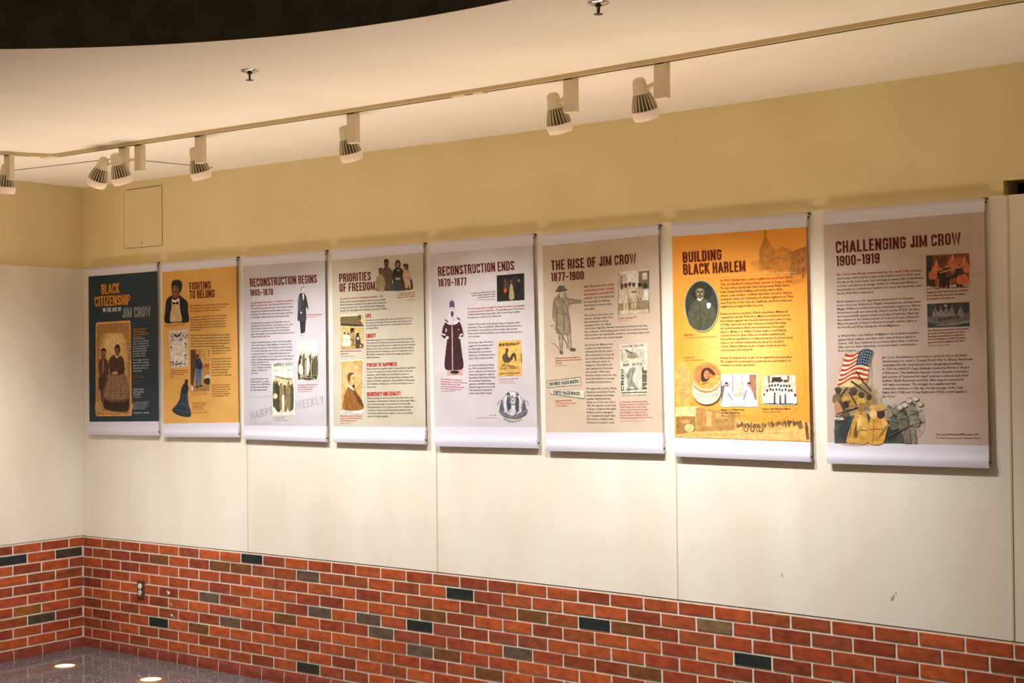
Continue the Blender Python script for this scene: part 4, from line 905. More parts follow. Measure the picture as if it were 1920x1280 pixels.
p.ell(144, 425, 14, 20, (92, 70, 108)); p.rect(131, 432, 158, 446, (84, 62, 96)); p.line([(143, 403), (143, 412)], 3, (150, 120, 150)); p.ell(144, 456, 13, 14, (206, 194, 204)); p.line([(135, 452), (141, 453)], 2, (90, 80, 96)); p.line([(147, 453), (153, 452)], 2, (90, 80, 96)); p.blob([(140, 468), (150, 468), (154, 485), (146, 502), (138, 486)], (86, 60, 62))
for i in range(5): p.line([(118+i*18, 640), (114+i*21, 780)], 1.6, (46, 26, 32))
p.done('robe', r, 'cut-out of a dark robe with a pale collar and hood')
p = Print(5, 12); YE, BK = (218, 172, 92), (46, 38, 28)
p.poly([(406, 637), (538, 630), (544, 835), (408, 838)], YE); p.title('NO NEGRO EQUALITY!', (415, 667), (530, 660), (414, 651), BK, .09, .06); p.title('STATE TICKET.', (420, 801), (526, 796), (419, 787), BK, .085, .12)
p.line([(440, 807), (506, 805)], 1.5, (100, 78, 44)); p.line([(416, 824), (532, 820)], 5, (90, 70, 42)); p.line([(452, 832), (494, 831)], 3, (100, 78, 44)); p.line([(455, 815), (500, 813)], 2, (110, 86, 48)); p.line([(540, 710), (541, 760)], 4, (90, 64, 36))
p.blob([(432, 740), (434, 720), (446, 708), (452, 690), (462, 682), (468, 692), (462, 708), (468, 726), (480, 734), (490, 730), (484, 748), (468, 760), (446, 758)], (84, 70, 48)); p.blob([(478, 740), (482, 718), (496, 704), (508, 712), (512, 740), (506, 756), (502, 735), (494, 725), (490, 745)], (70, 58, 40)); p.ell(458, 683, 7, 6, (70, 56, 38)); p.line([(447, 756), (440, 778), (430, 782)], 3.5, (84, 66, 42)); p.line([(462, 758), (466, 778), (474, 784)], 3.5, (84, 66, 42)); p.line([(428, 776), (506, 780)], 5, (120, 92, 50)); p.done('ticket', r, 'yellow ticket with a rooster')
p = Print(5, 12); NB = (70, 74, 88)
p.ell(490, 985, 58, 62, (212, 206, 208), 30)
for k_ in range(46):
    a = math.radians(150+k_*240/45); p.ell(490+54*math.cos(a), 985+60*math.sin(a), 3.2, 2.2, rng.choice([(120, 122, 130), (160, 160, 166)]), 8)
p.blob([(460, 955), (470, 950), (478, 970), (482, 1010), (486, 1040), (466, 1042), (456, 1000)], NB); p.ell(466, 944, 12, 4, (54, 56, 66)); p.ell(466, 938, 7, 7, NB); p.ell(467, 950, 5, 6, (170, 164, 166))
p.blob([(512, 955), (522, 950), (528, 990), (524, 1036), (508, 1038), (506, 990)], NB); p.poly([(510, 948), (512, 930), (517, 946), (522, 930), (525, 948)], (54, 56, 66)); p.ell(517, 953, 5, 6, (170, 164, 166)); p.line([(476, 1000), (510, 998)], 5, (96, 98, 108))
rg = random.Random(2)
for i in range(60):
    a = rg.uniform(0, 6.28); q_ = rg.uniform(.2, 1); g_ = rg.randint(84, 160); p.ell(490+26*q_*math.cos(a), 968+28*q_*math.sin(a), 2, 2.4, (g_, g_, g_+8), 7)
for cx_, s_ in ((428, 1), (556, -1)):
    p.blob([(cx_-8, 1000), (cx_, 985), (cx_+8, 1005), (cx_+10, 1040), (cx_-12, 1040)], (90, 92, 104)); p.ell(cx_, 978, 6, 7, (120, 120, 128)); p.line([(cx_-14*s_, 975), (cx_-24*s_, 1000)], 3, (130, 130, 138))
p.blob([(410, 1035), (450, 1045), (490, 1062), (535, 1045), (574, 1025), (560, 1060), (500, 1078), (440, 1066)], (110, 112, 122)); p.blob([(470, 1035), (490, 1022), (510, 1035), (500, 1060), (480, 1060)], (200, 196, 200))
for k_ in range(9): p.line([(440+k_*12, 1074+14*math.sin(math.pi*k_/8)), (444+k_*12, 1086+14*math.sin(math.pi*k_/8))], 5, (120, 120, 130))
p.done('emblem', r, 'grey engraved emblem with two standing figures')

# ---- 6 ---------------------------------------------------------------- beige
r = banner(6, (204, 184, 164), (194, 174, 152), 'beige banner with a drawing of a man in a hat stretching out his arm')
p = Print(6); p.title('THE RISE OF JIM CROW', (67, 276), (520, 238), (65, 223), BRN, HS, .085); p.done('title', r, 'dark red title lettering'); p = Print(6, 1); p.title('1877-1900', (67, 335), (242, 324), (65, 289), BRN); p.done('dates', r, 'dark red date lettering')
p = Print(6, each='paragraph')
p.para(['After Reconstruction ended,', 'a forbidding system of racial', 'discrimination pervaded the'], (240, 369), (405, 354), (241, 410), RED, True); p.para(['country.'], (241, 430), (290, 426), None, RED, True, lead=20.5); p.para(['Jim Crow made it all'], (297, 425), (400, 418), None, INKC, lead=20.5)
p.para(['but impossible for African', 'Americans to exercise their', 'new rights.'], (242, 449), (390, 439), (243, 487), INKC)
p.para(['The South produced the most', 'extreme displays of Jim Crow.', 'Black passengers rode in', 'segregated train cars. Black'], (243, 520), (400, 511), (244, 573), INKC)
p.para(['voters faced high fees that few could pay and literacy tests that', 'few could pass. Sharecropping and convict lease systems forced', 'black workers into slavery-like conditions. Lynchings surged, and', 'those responsible were rarely charged.'], (245, 590), (588, 573), (246, 643), INKC)
p.para(['Jim Crow took different forms', 'outside the South. Northern', 'businesses flooded the nation', 'with commercial art and goods', 'that presented black people as', 'inept, ridiculous, lesser, or', 'dangerous. These falsehoods', 'were legitimized by historians', 'and scientists. While many', 'Northern blacks could vote, they', 'faced discrimination in housing', 'and public accommodations.'], (247, 678), (412, 672), (252, 876), INKC)
p.para(['Throughout the country, African', "Americans resisted Jim Crow's", 'ruthless landscape by banding', 'together, fighting back and', 'taking care of their own. But in', '1896, the Supreme Court ruled', 'in Plessy v. Ferguson that public', 'facilities could be segregated', 'on a "separate but equal" basis.', 'This decision solidified white', 'dominance for years to come.'], (253, 911), (416, 908), (256, 1091), INKC); p.done('body_text', r)
p = Print(6, each='caption')
p.para(['Southern chain gang, 1903'], (424, 537), (524, 527), None, RED, True, lead=14); p.para(['Library of Congress'], (424, 549), (478, 545), None, (196, 90, 80), lead=10)
p.para(['With lawsuits and laws, judges and', 'legislators in every African American', 'lost rights.'], (88, 748), (230, 740), (88, 774), RED, True); p.para(['New York Public Library'], (89, 787), (150, 784), None, (196, 90, 80), lead=10)
p.para(['Segregated travel sign'], (90, 975), (174, 971), None, RED, True, lead=13); p.para(['From the Museum of Science and History', 'The American Museum'], (90, 988), (202, 986), (90, 1001), (196, 90, 80))
p.para(['Jim Crow was a caricatured blackface', 'character created in the 1820s by New', 'Yorker Thomas Rice, a white stage', "performer. The character's name later", 'became attached to legal and social', 'measures meant to subjugate African', 'Americans and guarantee white dominance.'], (430, 981), (607, 976), (433, 1066), (196, 50, 44)); p.para(['New-York Historical Society Library'], (435, 1081), (566, 1078), None, (190, 130, 120), lead=10); p.done('captions', r)
p = Print(6, 12); GD, LN = (150, 134, 112), (84, 72, 58)
p.poly([(104, 618), (122, 620), (128, 706), (110, 704)], (176, 156, 134)); p.poly([(150, 618), (168, 616), (176, 696), (160, 700)], (180, 160, 138))
p.blob([(104, 412), (82, 430), (74, 480), (78, 540), (90, 560), (94, 610), (130, 622), (160, 618), (172, 610), (168, 540), (160, 470), (190, 450), (222, 448), (232, 440), (222, 432), (190, 432), (160, 428), (140, 405)], GD)
for a, b_ in (((104, 412), (80, 440)), ((80, 440), (74, 530)), ((100, 470), (92, 600)), ((120, 420), (150, 470)), ((150, 470), (168, 610)), ((150, 425), (228, 436)), ((160, 452), (224, 448)), ((94, 500), (160, 510)), ((92, 608), (166, 616)), ((108, 622), (118, 704)), ((128, 622), (126, 700)), ((152, 620), (162, 696)), ((170, 616), (174, 690)), ((84, 440), (100, 560)), ((132, 470), (136, 600))): p.line([a, b_], 2.4, LN)
p.line([(66, 575), (74, 568), (90, 580), (130, 630), (150, 668), (152, 690)], 4, LN); p.line([(70, 664), (86, 668), (110, 700), (128, 716)], 2.4, LN); p.ell(120, 712, 9, 11, (96, 84, 70), rot=-30); p.ell(182, 698, 17, 9, (96, 84, 70)); p.ell(83, 575, 8, 14, (190, 168, 146))
p.ell(122, 398, 16, 26, (192, 170, 148)); p.line([(136, 390), (142, 402), (134, 406)], 2, LN); p.ell(120, 382, 33, 7, (84, 74, 62), rot=-6); p.blob([(100, 380), (104, 362), (118, 356), (134, 360), (140, 378)], (104, 94, 80)); p.blob([(106, 400), (104, 412), (112, 420), (110, 400)], (110, 96, 80)); p.done('illustration', r, 'pencil drawing of a man in a long coat')
p = Print(6, 12); SP = (206, 188, 166)
p.poly([(422, 283), (592, 270), (590, 500), (425, 515)], (222, 210, 200)); p.poly([(532, 280), (588, 274), (588, 430), (534, 434)], (120, 106, 80)); p.poly([(553, 290), (578, 287), (580, 322), (554, 325)], (204, 190, 168)); p.poly([(555, 346), (580, 342), (580, 368), (556, 372)], (62, 58, 42)); p.poly([(470, 295), (530, 284), (532, 440), (472, 445)], (222, 208, 200)); p.poly([(428, 296), (470, 292), (472, 440), (430, 445)], (196, 182, 160)); p.poly([(434, 306), (446, 304), (446, 372), (434, 374)], (146, 128, 100)); p.poly([(440, 348), (452, 346), (452, 378), (440, 380)], (76, 64, 50)); p.poly([(426, 452), (590, 432), (590, 500), (426, 514)], (150, 128, 96)); p.poly([(430, 490), (588, 482), (590, 500), (426, 514)], (200, 184, 156)); p.poly([(534, 380), (588, 372), (588, 430), (536, 436)], (214, 204, 194)); p.line([(426, 286), (426, 514)], 3, (80, 66, 54)); p.line([(589, 272), (588, 500)], 2.6, (80, 66, 54))
p.man(465, 346, 142, (92, 66, 46), (206, 186, 160), (200, 182, 152), .95, (56, 46, 36)); p.man(486, 340, 134, (92, 66, 46), (188, 164, 138), (150, 124, 98), .8); p.man(507, 342, 140, (92, 66, 46), (204, 188, 166), (186, 168, 140), .95); p.man(538, 344, 132, (62, 46, 36), (180, 158, 128), (148, 122, 90), 1.0, (44, 36, 30)); p.line([(494, 392), (520, 388)], 7, (76, 62, 48)); p.done('photograph', r, 'sepia photograph of four standing men')
p = Print(6, 12)
p.poly([(40, 864), (222, 842), (228, 886), (44, 902)], (128, 118, 100)); p.poly([(45, 868), (220, 848), (224, 884), (48, 898)], (204, 198, 178)); p.title('COLORED PASSENGERS', (54, 892), (214, 876), (52, 874), (40, 36, 34), .085, .07); p.line([(90, 866), (165, 857)], 2, (110, 104, 90))
p.poly([(56, 916), (243, 918), (246, 962), (62, 936)], (126, 120, 104)); p.poly([(58, 913), (241, 915), (242, 956), (64, 932)], (210, 204, 188)); p.title('WHITE PASSENGERS', (77, 935), (220, 943), (77, 916), (38, 34, 34), .085, .07); p.line([(110, 912), (190, 916)], 2, (120, 114, 100)); p.done('signs', r, 'two pale printed signs')
p = Print(6, 12); PB, PK = (208, 202, 184), (96, 96, 82)
p.poly([(434, 672), (580, 660), (582, 940), (436, 946)], PB); p.title('JACKSON THEATRE', (440, 688), (562, 680), (439, 676), (70, 66, 56), .07, .12); p.poly([(436, 694), (566, 688), (568, 764), (438, 770)], (198, 192, 172)); p.blob([(462, 700), (480, 705), (500, 712), (520, 716), (530, 736), (500, 748), (476, 740), (470, 722)], (156, 148, 124)); p.line([(462, 698), (500, 718)], 5, (70, 66, 56)); p.ell(500, 738, 30, 6, (150, 128, 96))
for x in (440, 447, 548, 558): p.line([(x, 700), (x+1, 760)], 2, (150, 144, 124))
p.title('MR. RICE', (450, 787), (554, 781), (449, 774), (80, 80, 70), .08, .2)
p.blob([(486, 800), (506, 790), (520, 800), (508, 822), (500, 850), (512, 880), (530, 905), (520, 912), (496, 892), (486, 915), (470, 912), (476, 880), (472, 850), (466, 832), (478, 816)], (150, 148, 128)); p.line([(470, 912), (532, 908)], 6, PK); p.line([(486, 806), (474, 850)], 4, PK); p.line([(506, 800), (494, 880)], 4, PK)
def vert(pr, text, x, y0, y1, wd, up, rgb):
    n_ = len(text); st = (y1-y0)/n_
    for i, ch in enumerate(text):
        c0 = y0+st*i
        if up: c1 = y1-st*i; pr.title(ch, (x, c1), (x, c1-st*.8), (x-wd, c1), rgb, .09)
        else: pr.title(ch, (x, c0), (x, c0+st*.8), (x+wd, c0), rgb, .09)
vert(p, 'CROW', 455, 795, 918, 16, True, (84, 84, 74)); vert(p, 'JIM', 551, 790, 918, 26, False, PK)
p.line([(440, 928), (578, 924)], 5, (96, 94, 82)); p.line([(446, 940), (572, 937)], 2.4, (150, 144, 124)); p.done('playbill', r, 'cream theatre playbill')

# ---- 7 ---------------------------------------------------------------- orange
r = banner(7, (234, 158, 64), (226, 146, 50), 'bright orange banner with an oval portrait and a round tin', 3)
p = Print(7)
p.soft([(110, 480), (360, 400), (600, 470), (640, 700), (620, 960), (360, 1060), (120, 960), (80, 700)], (246, 188, 104), (230, 152, 57), 16, 1.08, .35)  # overexposed lamplight on the cloth, put into the ink colour
p.done('lit_ground', r, 'paler orange middle of the cloth, painted in for lamplight'); p = Print(7, 16)
CH = (204, 132, 50); CH2 = (186, 118, 46); CH3 = (168, 106, 44)
GO = (230, 152, 57); p.soft([(420, 270), (440, 245), (470, 235), (540, 230), (640, 225), (668, 230), (668, 300), (640, 335), (560, 330), (470, 310), (425, 300)], CH, GO, 8, 1.05, .8); p.soft([(570, 330), (620, 325), (670, 325), (668, 360), (630, 372), (585, 360)], (206, 132, 52), GO, 6, 1.05)
p.poly([(452, 210), (462, 182), (481, 132), (492, 150), (508, 176), (530, 205), (532, 300), (455, 305)], CH2); p.line([(482, 108), (482, 145)], 4, (150, 98, 40)); p.line([(475, 120), (489, 119)], 3, (150, 98, 40)); p.poly([(530, 210), (560, 188), (612, 205), (612, 300), (532, 305)], CH2); p.poly([(600, 222), (683, 188), (684, 320), (604, 330)], CH3)
for x, y in ((615, 260), (640, 250), (662, 245), (616, 300), (640, 295), (664, 290), (664, 320)): p.rect(x, y, x+10, y+20, (140, 90, 40))
for x in (468, 490, 545, 570, 592): p.line([(x, 230), (x+1, 300)], 4, (176, 110, 44))
p.line([(500, 262), (545, 240), (596, 258)], 4, (150, 98, 42)); p.line([(600, 222), (683, 190)], 5, (146, 92, 38))
p.done('church_photograph', r, 'faded church printed in the orange ground'); p = Print(7, 16)
p.soft([(80, 1000), (150, 1000), (240, 1010), (330, 1030), (520, 1060), (620, 1050), (660, 1040), (662, 1090), (500, 1100), (300, 1100), (90, 1090)], (216, 168, 96), (234, 168, 78), 6, 1.1, .85); p.soft([(52, 780), (100, 780), (112, 860), (115, 940), (56, 945)], (216, 164, 94), (236, 170, 80), 6, 1.2, .8); p.line([(40, 865), (120, 870)], 2, (190, 140, 74)); p.line([(40, 905), (130, 910)], 2, (190, 140, 74))
p.poly([(44, 972), (160, 968), (140, 1018), (42, 1020)], (234, 198, 138)); p.poly([(46, 1020), (140, 1018), (142, 1090), (48, 1108)], (158, 116, 66)); p.poly([(142, 975), (335, 1000), (336, 1088), (145, 1095)], (180, 134, 76)); p.poly([(196, 995), (220, 998), (218, 1070), (196, 1072)], (216, 170, 104)); p.poly([(240, 1000), (300, 1008), (298, 1030), (240, 1028)], (206, 158, 92)); p.ell(110, 1075, 24, 20, (232, 196, 134)); p.ell(92, 1045, 26, 10, (198, 152, 90)); p.poly([(42, 1108), (145, 1094), (340, 1088), (560, 1086), (700, 1050), (703, 1142), (42, 1120)], (226, 180, 106)); p.line([(60, 1112), (560, 1100)], 3, (200, 154, 88))
rg = random.Random(11)
for i in range(40):
    x = 345+i*8+rg.uniform(-3, 3); y = 1062-max(0, (x-420))*.06+rg.uniform(-6, 6); p.ell(x, y, 5, rg.uniform(8, 15), rg.choice([(120, 86, 50), (150, 108, 62), (98, 72, 46)]), 8)
for x in (388, 420, 448, 462): p.ell(x, 1082, 11, 14, (110, 80, 50), 14); p.ell(x, 1082, 7, 10, (200, 154, 90), 12)
p.lv += 1; p.poly([(676, 1062), (690, 1058), (698, 1130), (684, 1132)], (112, 80, 50)); p.ell(682, 1054, 6, 8, (100, 72, 46)); p.ell(655, 1065, 12, 14, (140, 104, 62)); p.done('street_photograph', r, 'faded street scene printed in the orange ground')
p = Print(7, 92); p.title('BUILDING', (79, 268), (268, 252), (77, 216), BRN, HS, .085); p.title('BLACK HARLEM', (81, 327), (385, 309), (79, 274), BRN, HS, .085); p.line([(82, 340), (632, 314)], 1.8, (240, 206, 150)); p.done('title', r, 'dark red title lettering')
p = Print(7, 92, each='paragraph'); BT7 = (84, 58, 34); R7 = (176, 60, 22)
p.para(['In 1900, Harlem was a white neighborhood of New York', 'City, and landlords evicted black renters to keep it white.'], (262, 359), (617, 343), (262, 378), R7, True)
p.para(['The tide turned quickly after black entrepreneur Philip Payton', 'began buying Harlem buildings and renting only to black', 'tenants. Large numbers of African Americans moved to Harlem,', 'seeking the safety and community of a black neighborhood. They', 'came from the South, from the Caribbean, and from downtown', 'neighborhoods plagued with race riots.'], (262, 397), (617, 380), (264, 487), BT7)
p.para(['Harlem became an epicenter of black cooperation. Mutual aid', 'organizations like the White Rose Mission provided services for', 'black female migrants who needed resources and a place to stay.', "St. Philip's Episcopal and other churches provided fellowship", 'and spiritual guidance. Black-owned businesses, from small', "shops to Madam C. J. Walker's beauty empire, saved Harlem", 'residents from the abuse often met in white establishments.', 'New political organizations coordinated marches to protest racial', "violence. At a Harlem intersection known as the Speaker's", 'Corner, Hubert Harrison spoke to large crowds about class', 'consciousness and racial pride.'], (262, 522), (614, 509), (263, 699), BT7)
p.para(['Harlem flourished, even as Jim Crow expanded and intensified.', 'The neighborhood emerged as a national base and symbol of', 'resistance to racial oppression.'], (262, 738), (615, 732), (263, 773), BT7); p.done('body_text', r)
p = Print(7, 92, each='caption')
p.para(['Philip Payton'], (86, 625), (136, 621), None, (190, 50, 24), True, lead=14); p.para(['Schomburg Center, The New York Public Library'], (86, 637), (247, 631), None, (214, 110, 60), lead=11); p.para(['Hair product'], (86, 735), (136, 732), None, (196, 90, 36), lead=14); p.para(['New-York Historical Society'], (86, 747), (180, 744), None, (206, 100, 40), lead=11)
p.para(["Madam C. J. Walker's salon", 'on West 136th Street'], (267, 991), (380, 989), (267, 1006), (70, 40, 24), True); p.para(['Museum of the City of New York'], (267, 1019), (383, 1017), None, (150, 100, 60), lead=12); p.para(['Teachers of the White Rose Mission'], (464, 986), (607, 985), None, (70, 40, 24), True, lead=15); p.para(['Columbia University Library'], (464, 999), (556, 998), None, (150, 100, 60), lead=12); p.done('captions', r)
p = Print(7, 92)
p.ell(172, 482, 85, 127, (176, 124, 60), 48, rot=-2); p.ell(171, 479, 84, 125, (150, 156, 156), 48, rot=-2); p.ell(171, 479, 80, 121, (58, 58, 46), 48, rot=-2); p.ell(172, 410, 52, 44, (48, 46, 36), 30)
p.blob([(140, 450), (112, 490), (104, 540), (118, 575), (150, 596), (190, 596), (225, 570), (240, 520), (230, 480), (205, 455), (178, 440)], (80, 80, 62)); p.line([(160, 450), (168, 590)], 3, (56, 56, 44)); p.line([(215, 480), (196, 560)], 3, (58, 58, 46)); p.blob([(196, 468), (206, 464), (216, 468), (212, 488), (200, 490)], (222, 222, 222)); p.poly([(150, 436), (160, 446), (178, 428), (180, 438), (162, 456), (150, 448)], (214, 212, 206))
p.ell(163, 412, 22, 32, (104, 94, 70)); p.blob([(142, 402), (146, 384), (160, 374), (178, 380), (186, 400), (172, 392), (156, 390)], (52, 48, 38)); p.face_marks(163, 413, 21, 30, (110, 100, 76)); p.done('oval_portrait', r, 'oval grey-green portrait of a man with a pale rim')
p = Print(7, 92)
def drum(y0, y1, rx, ry, rgb, sk=0):
    p.poly([(195-rx, y0)]+[(195+sk-rx*math.cos(math.pi*i/16), y1+ry*math.sin(math.pi*i/16)) for i in range(17)]+[(195+rx, y0)], rgb)
drum(832, 902, 72, 66, (112, 76, 50), 3); drum(828, 896, 70, 64, (242, 212, 180)); drum(826, 842, 71, 62, (196, 122, 70)); drum(822, 832, 71, 63, (242, 206, 164))
p.line([(132, 880), (134, 925)], 4, (226, 190, 150)); p.line([(250, 880), (246, 925)], 6, (214, 172, 132))
p.ell(195, 820, 71, 66, (232, 160, 86), 44); p.ell(196, 818, 60, 55, (222, 122, 66), 44); p.blob([(160, 850), (200, 838), (256, 815), (250, 850), (210, 874), (176, 872)], (236, 160, 84))
for k_ in range(30):
    a = math.radians(-200+k_*220/29); p.ell(196+65*math.cos(a), 818+60*math.sin(a), 2.4, 2.4, (160, 84, 40), 8)
p.blob([(172, 846), (168, 812), (180, 786), (202, 780), (220, 790), (238, 812), (226, 816), (214, 808), (206, 840), (186, 850)], (72, 52, 42)); p.ell(196, 815, 15, 21, (206, 128, 82)); p.line([(188, 812), (194, 811)], 2, (96, 56, 40)); p.line([(200, 811), (206, 810)], 2, (96, 56, 40)); p.line([(192, 826), (202, 825)], 2, (150, 70, 50)); p.line([(172, 862), (206, 852)], 5, (176, 84, 40)); p.line([(140, 905), (180, 920)], 2, (206, 150, 110)); p.line([(200, 925), (245, 910)], 2, (206, 150, 110)); p.done('product_tin', r, 'round orange cosmetic tin')
p = Print(7, 92)
p.poly([(266, 812), (444, 810), (446, 972), (264, 970)], (232, 222, 222)); p.poly([(320, 814), (326, 814), (326, 900), (320, 900)], (170, 150, 140)); p.poly([(404, 814), (438, 814), (440, 940), (410, 930)], (160, 112, 84)); p.poly([(268, 870), (284, 866), (284, 960), (266, 962)], (110, 104, 108)); p.poly([(365, 814), (374, 814), (374, 870), (365, 870)], (190, 174, 164))
for x, y in ((292, 862), (402, 862)): p.blob([(x-10, y+28), (x, y+16), (x+12, y+28), (x+26, y+60), (x+28, y+106), (x-22, y+106), (x-16, y+60)], (240, 236, 238)); p.ell(x, y+4, 8, 10, (180, 142, 120)); p.blob([(x-9, y), (x-4, y-10), (x+6, y-9), (x+9, y+2), (x, y-3)], (60, 44, 38)); p.ell(x, y+22, 12, 6, (220, 206, 200))
p.ell(352, 880, 22, 20, (222, 190, 170)); p.ell(354, 912, 30, 12, (208, 176, 152)); p.line([(300, 905), (322, 940)], 4, (110, 92, 84)); p.line([(392, 890), (376, 940)], 4, (110, 92, 84)); p.ell(300, 868, 5, 4, (90, 84, 90)); p.done('salon_photograph', r, 'washed-out photograph of people in white coats')
p = Print(7, 92)
p.blob([(470, 826), (480, 818), (550, 816), (620, 818), (632, 830), (634, 890), (632, 950), (620, 962), (550, 966), (482, 960), (468, 948), (464, 890)], (204, 192, 172), 5); p.poly([(515, 828), (560, 827), (560, 850), (516, 852)], (50, 56, 50)); p.poly([(494, 820), (504, 820), (506, 855), (496, 856)], (120, 108, 92)); p.poly([(590, 820), (600, 820), (600, 850), (592, 850)], (120, 108, 92)); p.blob([(476, 940), (550, 935), (622, 938), (620, 958), (550, 962), (484, 956)], (84, 78, 66))
rg = random.Random(6)
for row in range(4):
    for i in range(7+row):
        x = 552+(i-(6+row)/2)*(12+row*1.5)+rg.uniform(-2, 2); y = 846+row*22+rg.uniform(-3, 3)
        p.blob([(x-8, y+14), (x, y+6), (x+8, y+14), (x+10, y+40), (x-10, y+40)], rg.choice([(230, 226, 220), (222, 216, 206), (212, 204, 192)]), 3); p.ell(x, y+2, 4.4, 6, (110, 80, 60), 10); p.ell(x, y-2, 5, 4, (44, 34, 28), 10)
for x in (490, 516, 542, 568, 594, 614): p.poly([(x-9, 905), (x+9, 905), (x+12, 955), (x-12, 955)], rg.choice([(232, 228, 222), (220, 214, 204)]))
for x in (528, 556, 581): p.poly([(x-4, 915), (x+4, 915), (x+5, 955), (x-5, 955)], (92, 82, 66))
p.done('group_photograph', r, 'rounded photograph of a group in white')

# ---- 8 ---------------------------------------------------------------- grey pink
r = banner(8, (196, 176, 164), (186, 166, 152), 'greyish pink banner with a striped flag over soldiers at its foot')
p = Print(8); p.title('CHALLENGING JIM CROW', (90, 277), (655, 236), (88, 223), BRN, HS, .085); p.done('title', r, 'dark red title lettering'); p = Print(8, 1); p.title('1900-1919', (92, 336), (288, 322), (90, 289), BRN); p.done('dates', r, 'dark red date lettering')
p = Print(8, each='paragraph')
p.para(['Jim Crow was firmly entrenched by the early 20th century.'], (95, 378), (482, 358), None, (150, 38, 28), True, lead=17.2)
p.para(['And it was reinforced by a new, mythologized version of the past.', 'Known as the Lost Cause, this ideology presented the Confederacy', 'as noble, and slavery as benign. Under its widespread influence,', 'monuments to Confederate leaders rose up by the hundreds, and', 'the Ku Klux Klan reemerged.'], (95, 396), (486, 374), (95, 464), INKC)
p.para(['Black resistance to this oppressive environment took many', 'forms. From her Richmond, Virginia, headquarters, entrepreneur', 'Maggie Walker provided jobs and community support to African', 'Americans locally and nationally. Noted scholar W.E.B. Du Bois', 'wrote powerfully against racism and helped found the National', 'Association for the Advancement of Colored People (NAACP).', 'Many thousands of black Southerners sought relative safety in', 'the North and West during the Great Migration.'], (94, 501), (476, 482), (97, 617), INKC)
p.para(['In World War I, the Harlem Hellfighters faced down prejudice', 'against black soldiers, and their valor earned them a place in', 'history. Still, they returned to a country where they could not', 'fully exercise their citizenship, or protect their communities', 'from violence.'], (99, 656), (465, 640), (101, 723), INKC)
p.para(['Jim Crow discrimination and violence survived, but so did black', 'determination to crush it. During World War II, African Americans', 'campaigned for fair employment and a desegregated military.', "In 1954, the NAACP's legal challenge resulted in Brown v. Board", 'of Education. This landmark Supreme Court decision reversed a', 'half century of "separate but equal" policies in schools and other', 'facilities. Black Americans and their allies waged a nationwide', 'civil rights movement. The struggle for equality and full', 'citizenship continues to this day, but the passage of the Civil', 'Rights Act (1964) and Voting Rights Act (1965) ended legalized', 'Jim Crow.'], (299, 753), (709, 742), (300, 929), INKC); p.done('body_text', r)
p = Print(8, each='caption'); C8 = (110, 34, 26)
p.para(["D.W. Griffith's 1915 film, Birth of a Nation,", 'denigrated black Americans and celebrated', 'the Ku Klux Klan. It became the highest-', 'grossing film of the silent era.'], (501, 443), (690, 432), (502, 488), C8, True)
p.para(['The NAACP was founded by an interracial', 'group after whites assaulted the African', 'American community in Springfield, IL,', "Lincoln's birthplace, in 1908. This photo", 'appeared in their magazine, The Crisis.'], (505, 631), (690, 621), (506, 684), C8, True); p.para(['Yale University Library'], (506, 698), (605, 694), None, (130, 84, 74), lead=11)
p.para(['True Sons of Freedom WWI poster, 1918'], (543, 1101), (735, 1101), None, (84, 26, 20), True, lead=15); p.para(['The Gilder Lehrman Institute of American History'], (543, 1116), (745, 1117), None, (120, 70, 60), lead=13); p.done('captions', r)
p = Print(8, 12); OX, BX = (206, 110, 76), (46, 40, 38)
p.poly([(498, 288), (693, 276), (692, 414), (500, 426)], (128, 72, 52)); p.poly([(498, 288), (528, 286), (524, 424), (500, 426)], (64, 54, 48)); p.soft([(600, 300), (640, 290), (685, 300), (685, 345), (640, 355), (600, 340)], (178, 98, 68), (128, 72, 52), 5); p.soft([(540, 300), (590, 292), (590, 320), (545, 325)], (96, 58, 46), (128, 72, 52), 4)
for x_, y_, h_, c_, d_ in ((618, 292, 120, (204, 112, 80), (150, 80, 58)), (672, 300, 110, (198, 118, 88), (160, 90, 66)), (545, 318, 112, OX, (176, 92, 62)), (590, 326, 104, (92, 66, 54), BX), (568, 340, 92, (58, 48, 44), BX), (648, 330, 100, (70, 54, 48), BX), (528, 345, 84, (190, 104, 72), (60, 50, 46))): p.man(x_, y_, h_, (206, 138, 102), c_, d_, 1.25)
for x_, y_ in ((545, 318), (618, 292), (672, 300)): p.poly([(x_-9, y_+10), (x_, y_-14), (x_+9, y_+10)], (210, 130, 96))
p.blob([(640, 385), (672, 372), (691, 392), (690, 413), (642, 416)], OX); p.line([(560, 365), (610, 352)], 5, (216, 150, 118)); p.line([(600, 392), (640, 372)], 7, BX); p.done('film_still', r, 'orange tinted film still of a crowd')
p = Print(8, 12); SL = (64, 62, 62)
p.poly([(503, 506), (694, 498), (695, 607), (505, 614)], SL); p.poly([(505, 565), (695, 545), (695, 585), (640, 590), (560, 602), (505, 590)], (112, 104, 100)); p.poly([(530, 606), (620, 592), (694, 582), (694, 590), (620, 604)], (134, 126, 120))
for x, y in ((540, 520), (565, 520), (590, 520), (615, 516), (655, 518)): p.blob([(x-12, y+40), (x-8, y+16), (x, y+8), (x+8, y+16), (x+12, y+40)], (140, 132, 126)); p.ell(x, y+2, 5, 8, (108, 94, 88)); p.line([(x, y+14), (x, y+38)], 3, (70, 66, 66))
p.ell(587, 514, 8, 4, (190, 180, 176)); p.title('QUIDED', (555, 584), (650, 571), (553, 572), (54, 50, 50), .08, .12); p.done('photograph', r, 'dark photograph of people riding on a float')
p = Print(8, 14)
BG1, KH, KD, OL = (170, 160, 140), (196, 150, 70), (116, 84, 44), (104, 100, 84)
GR8 = (191, 171, 158)
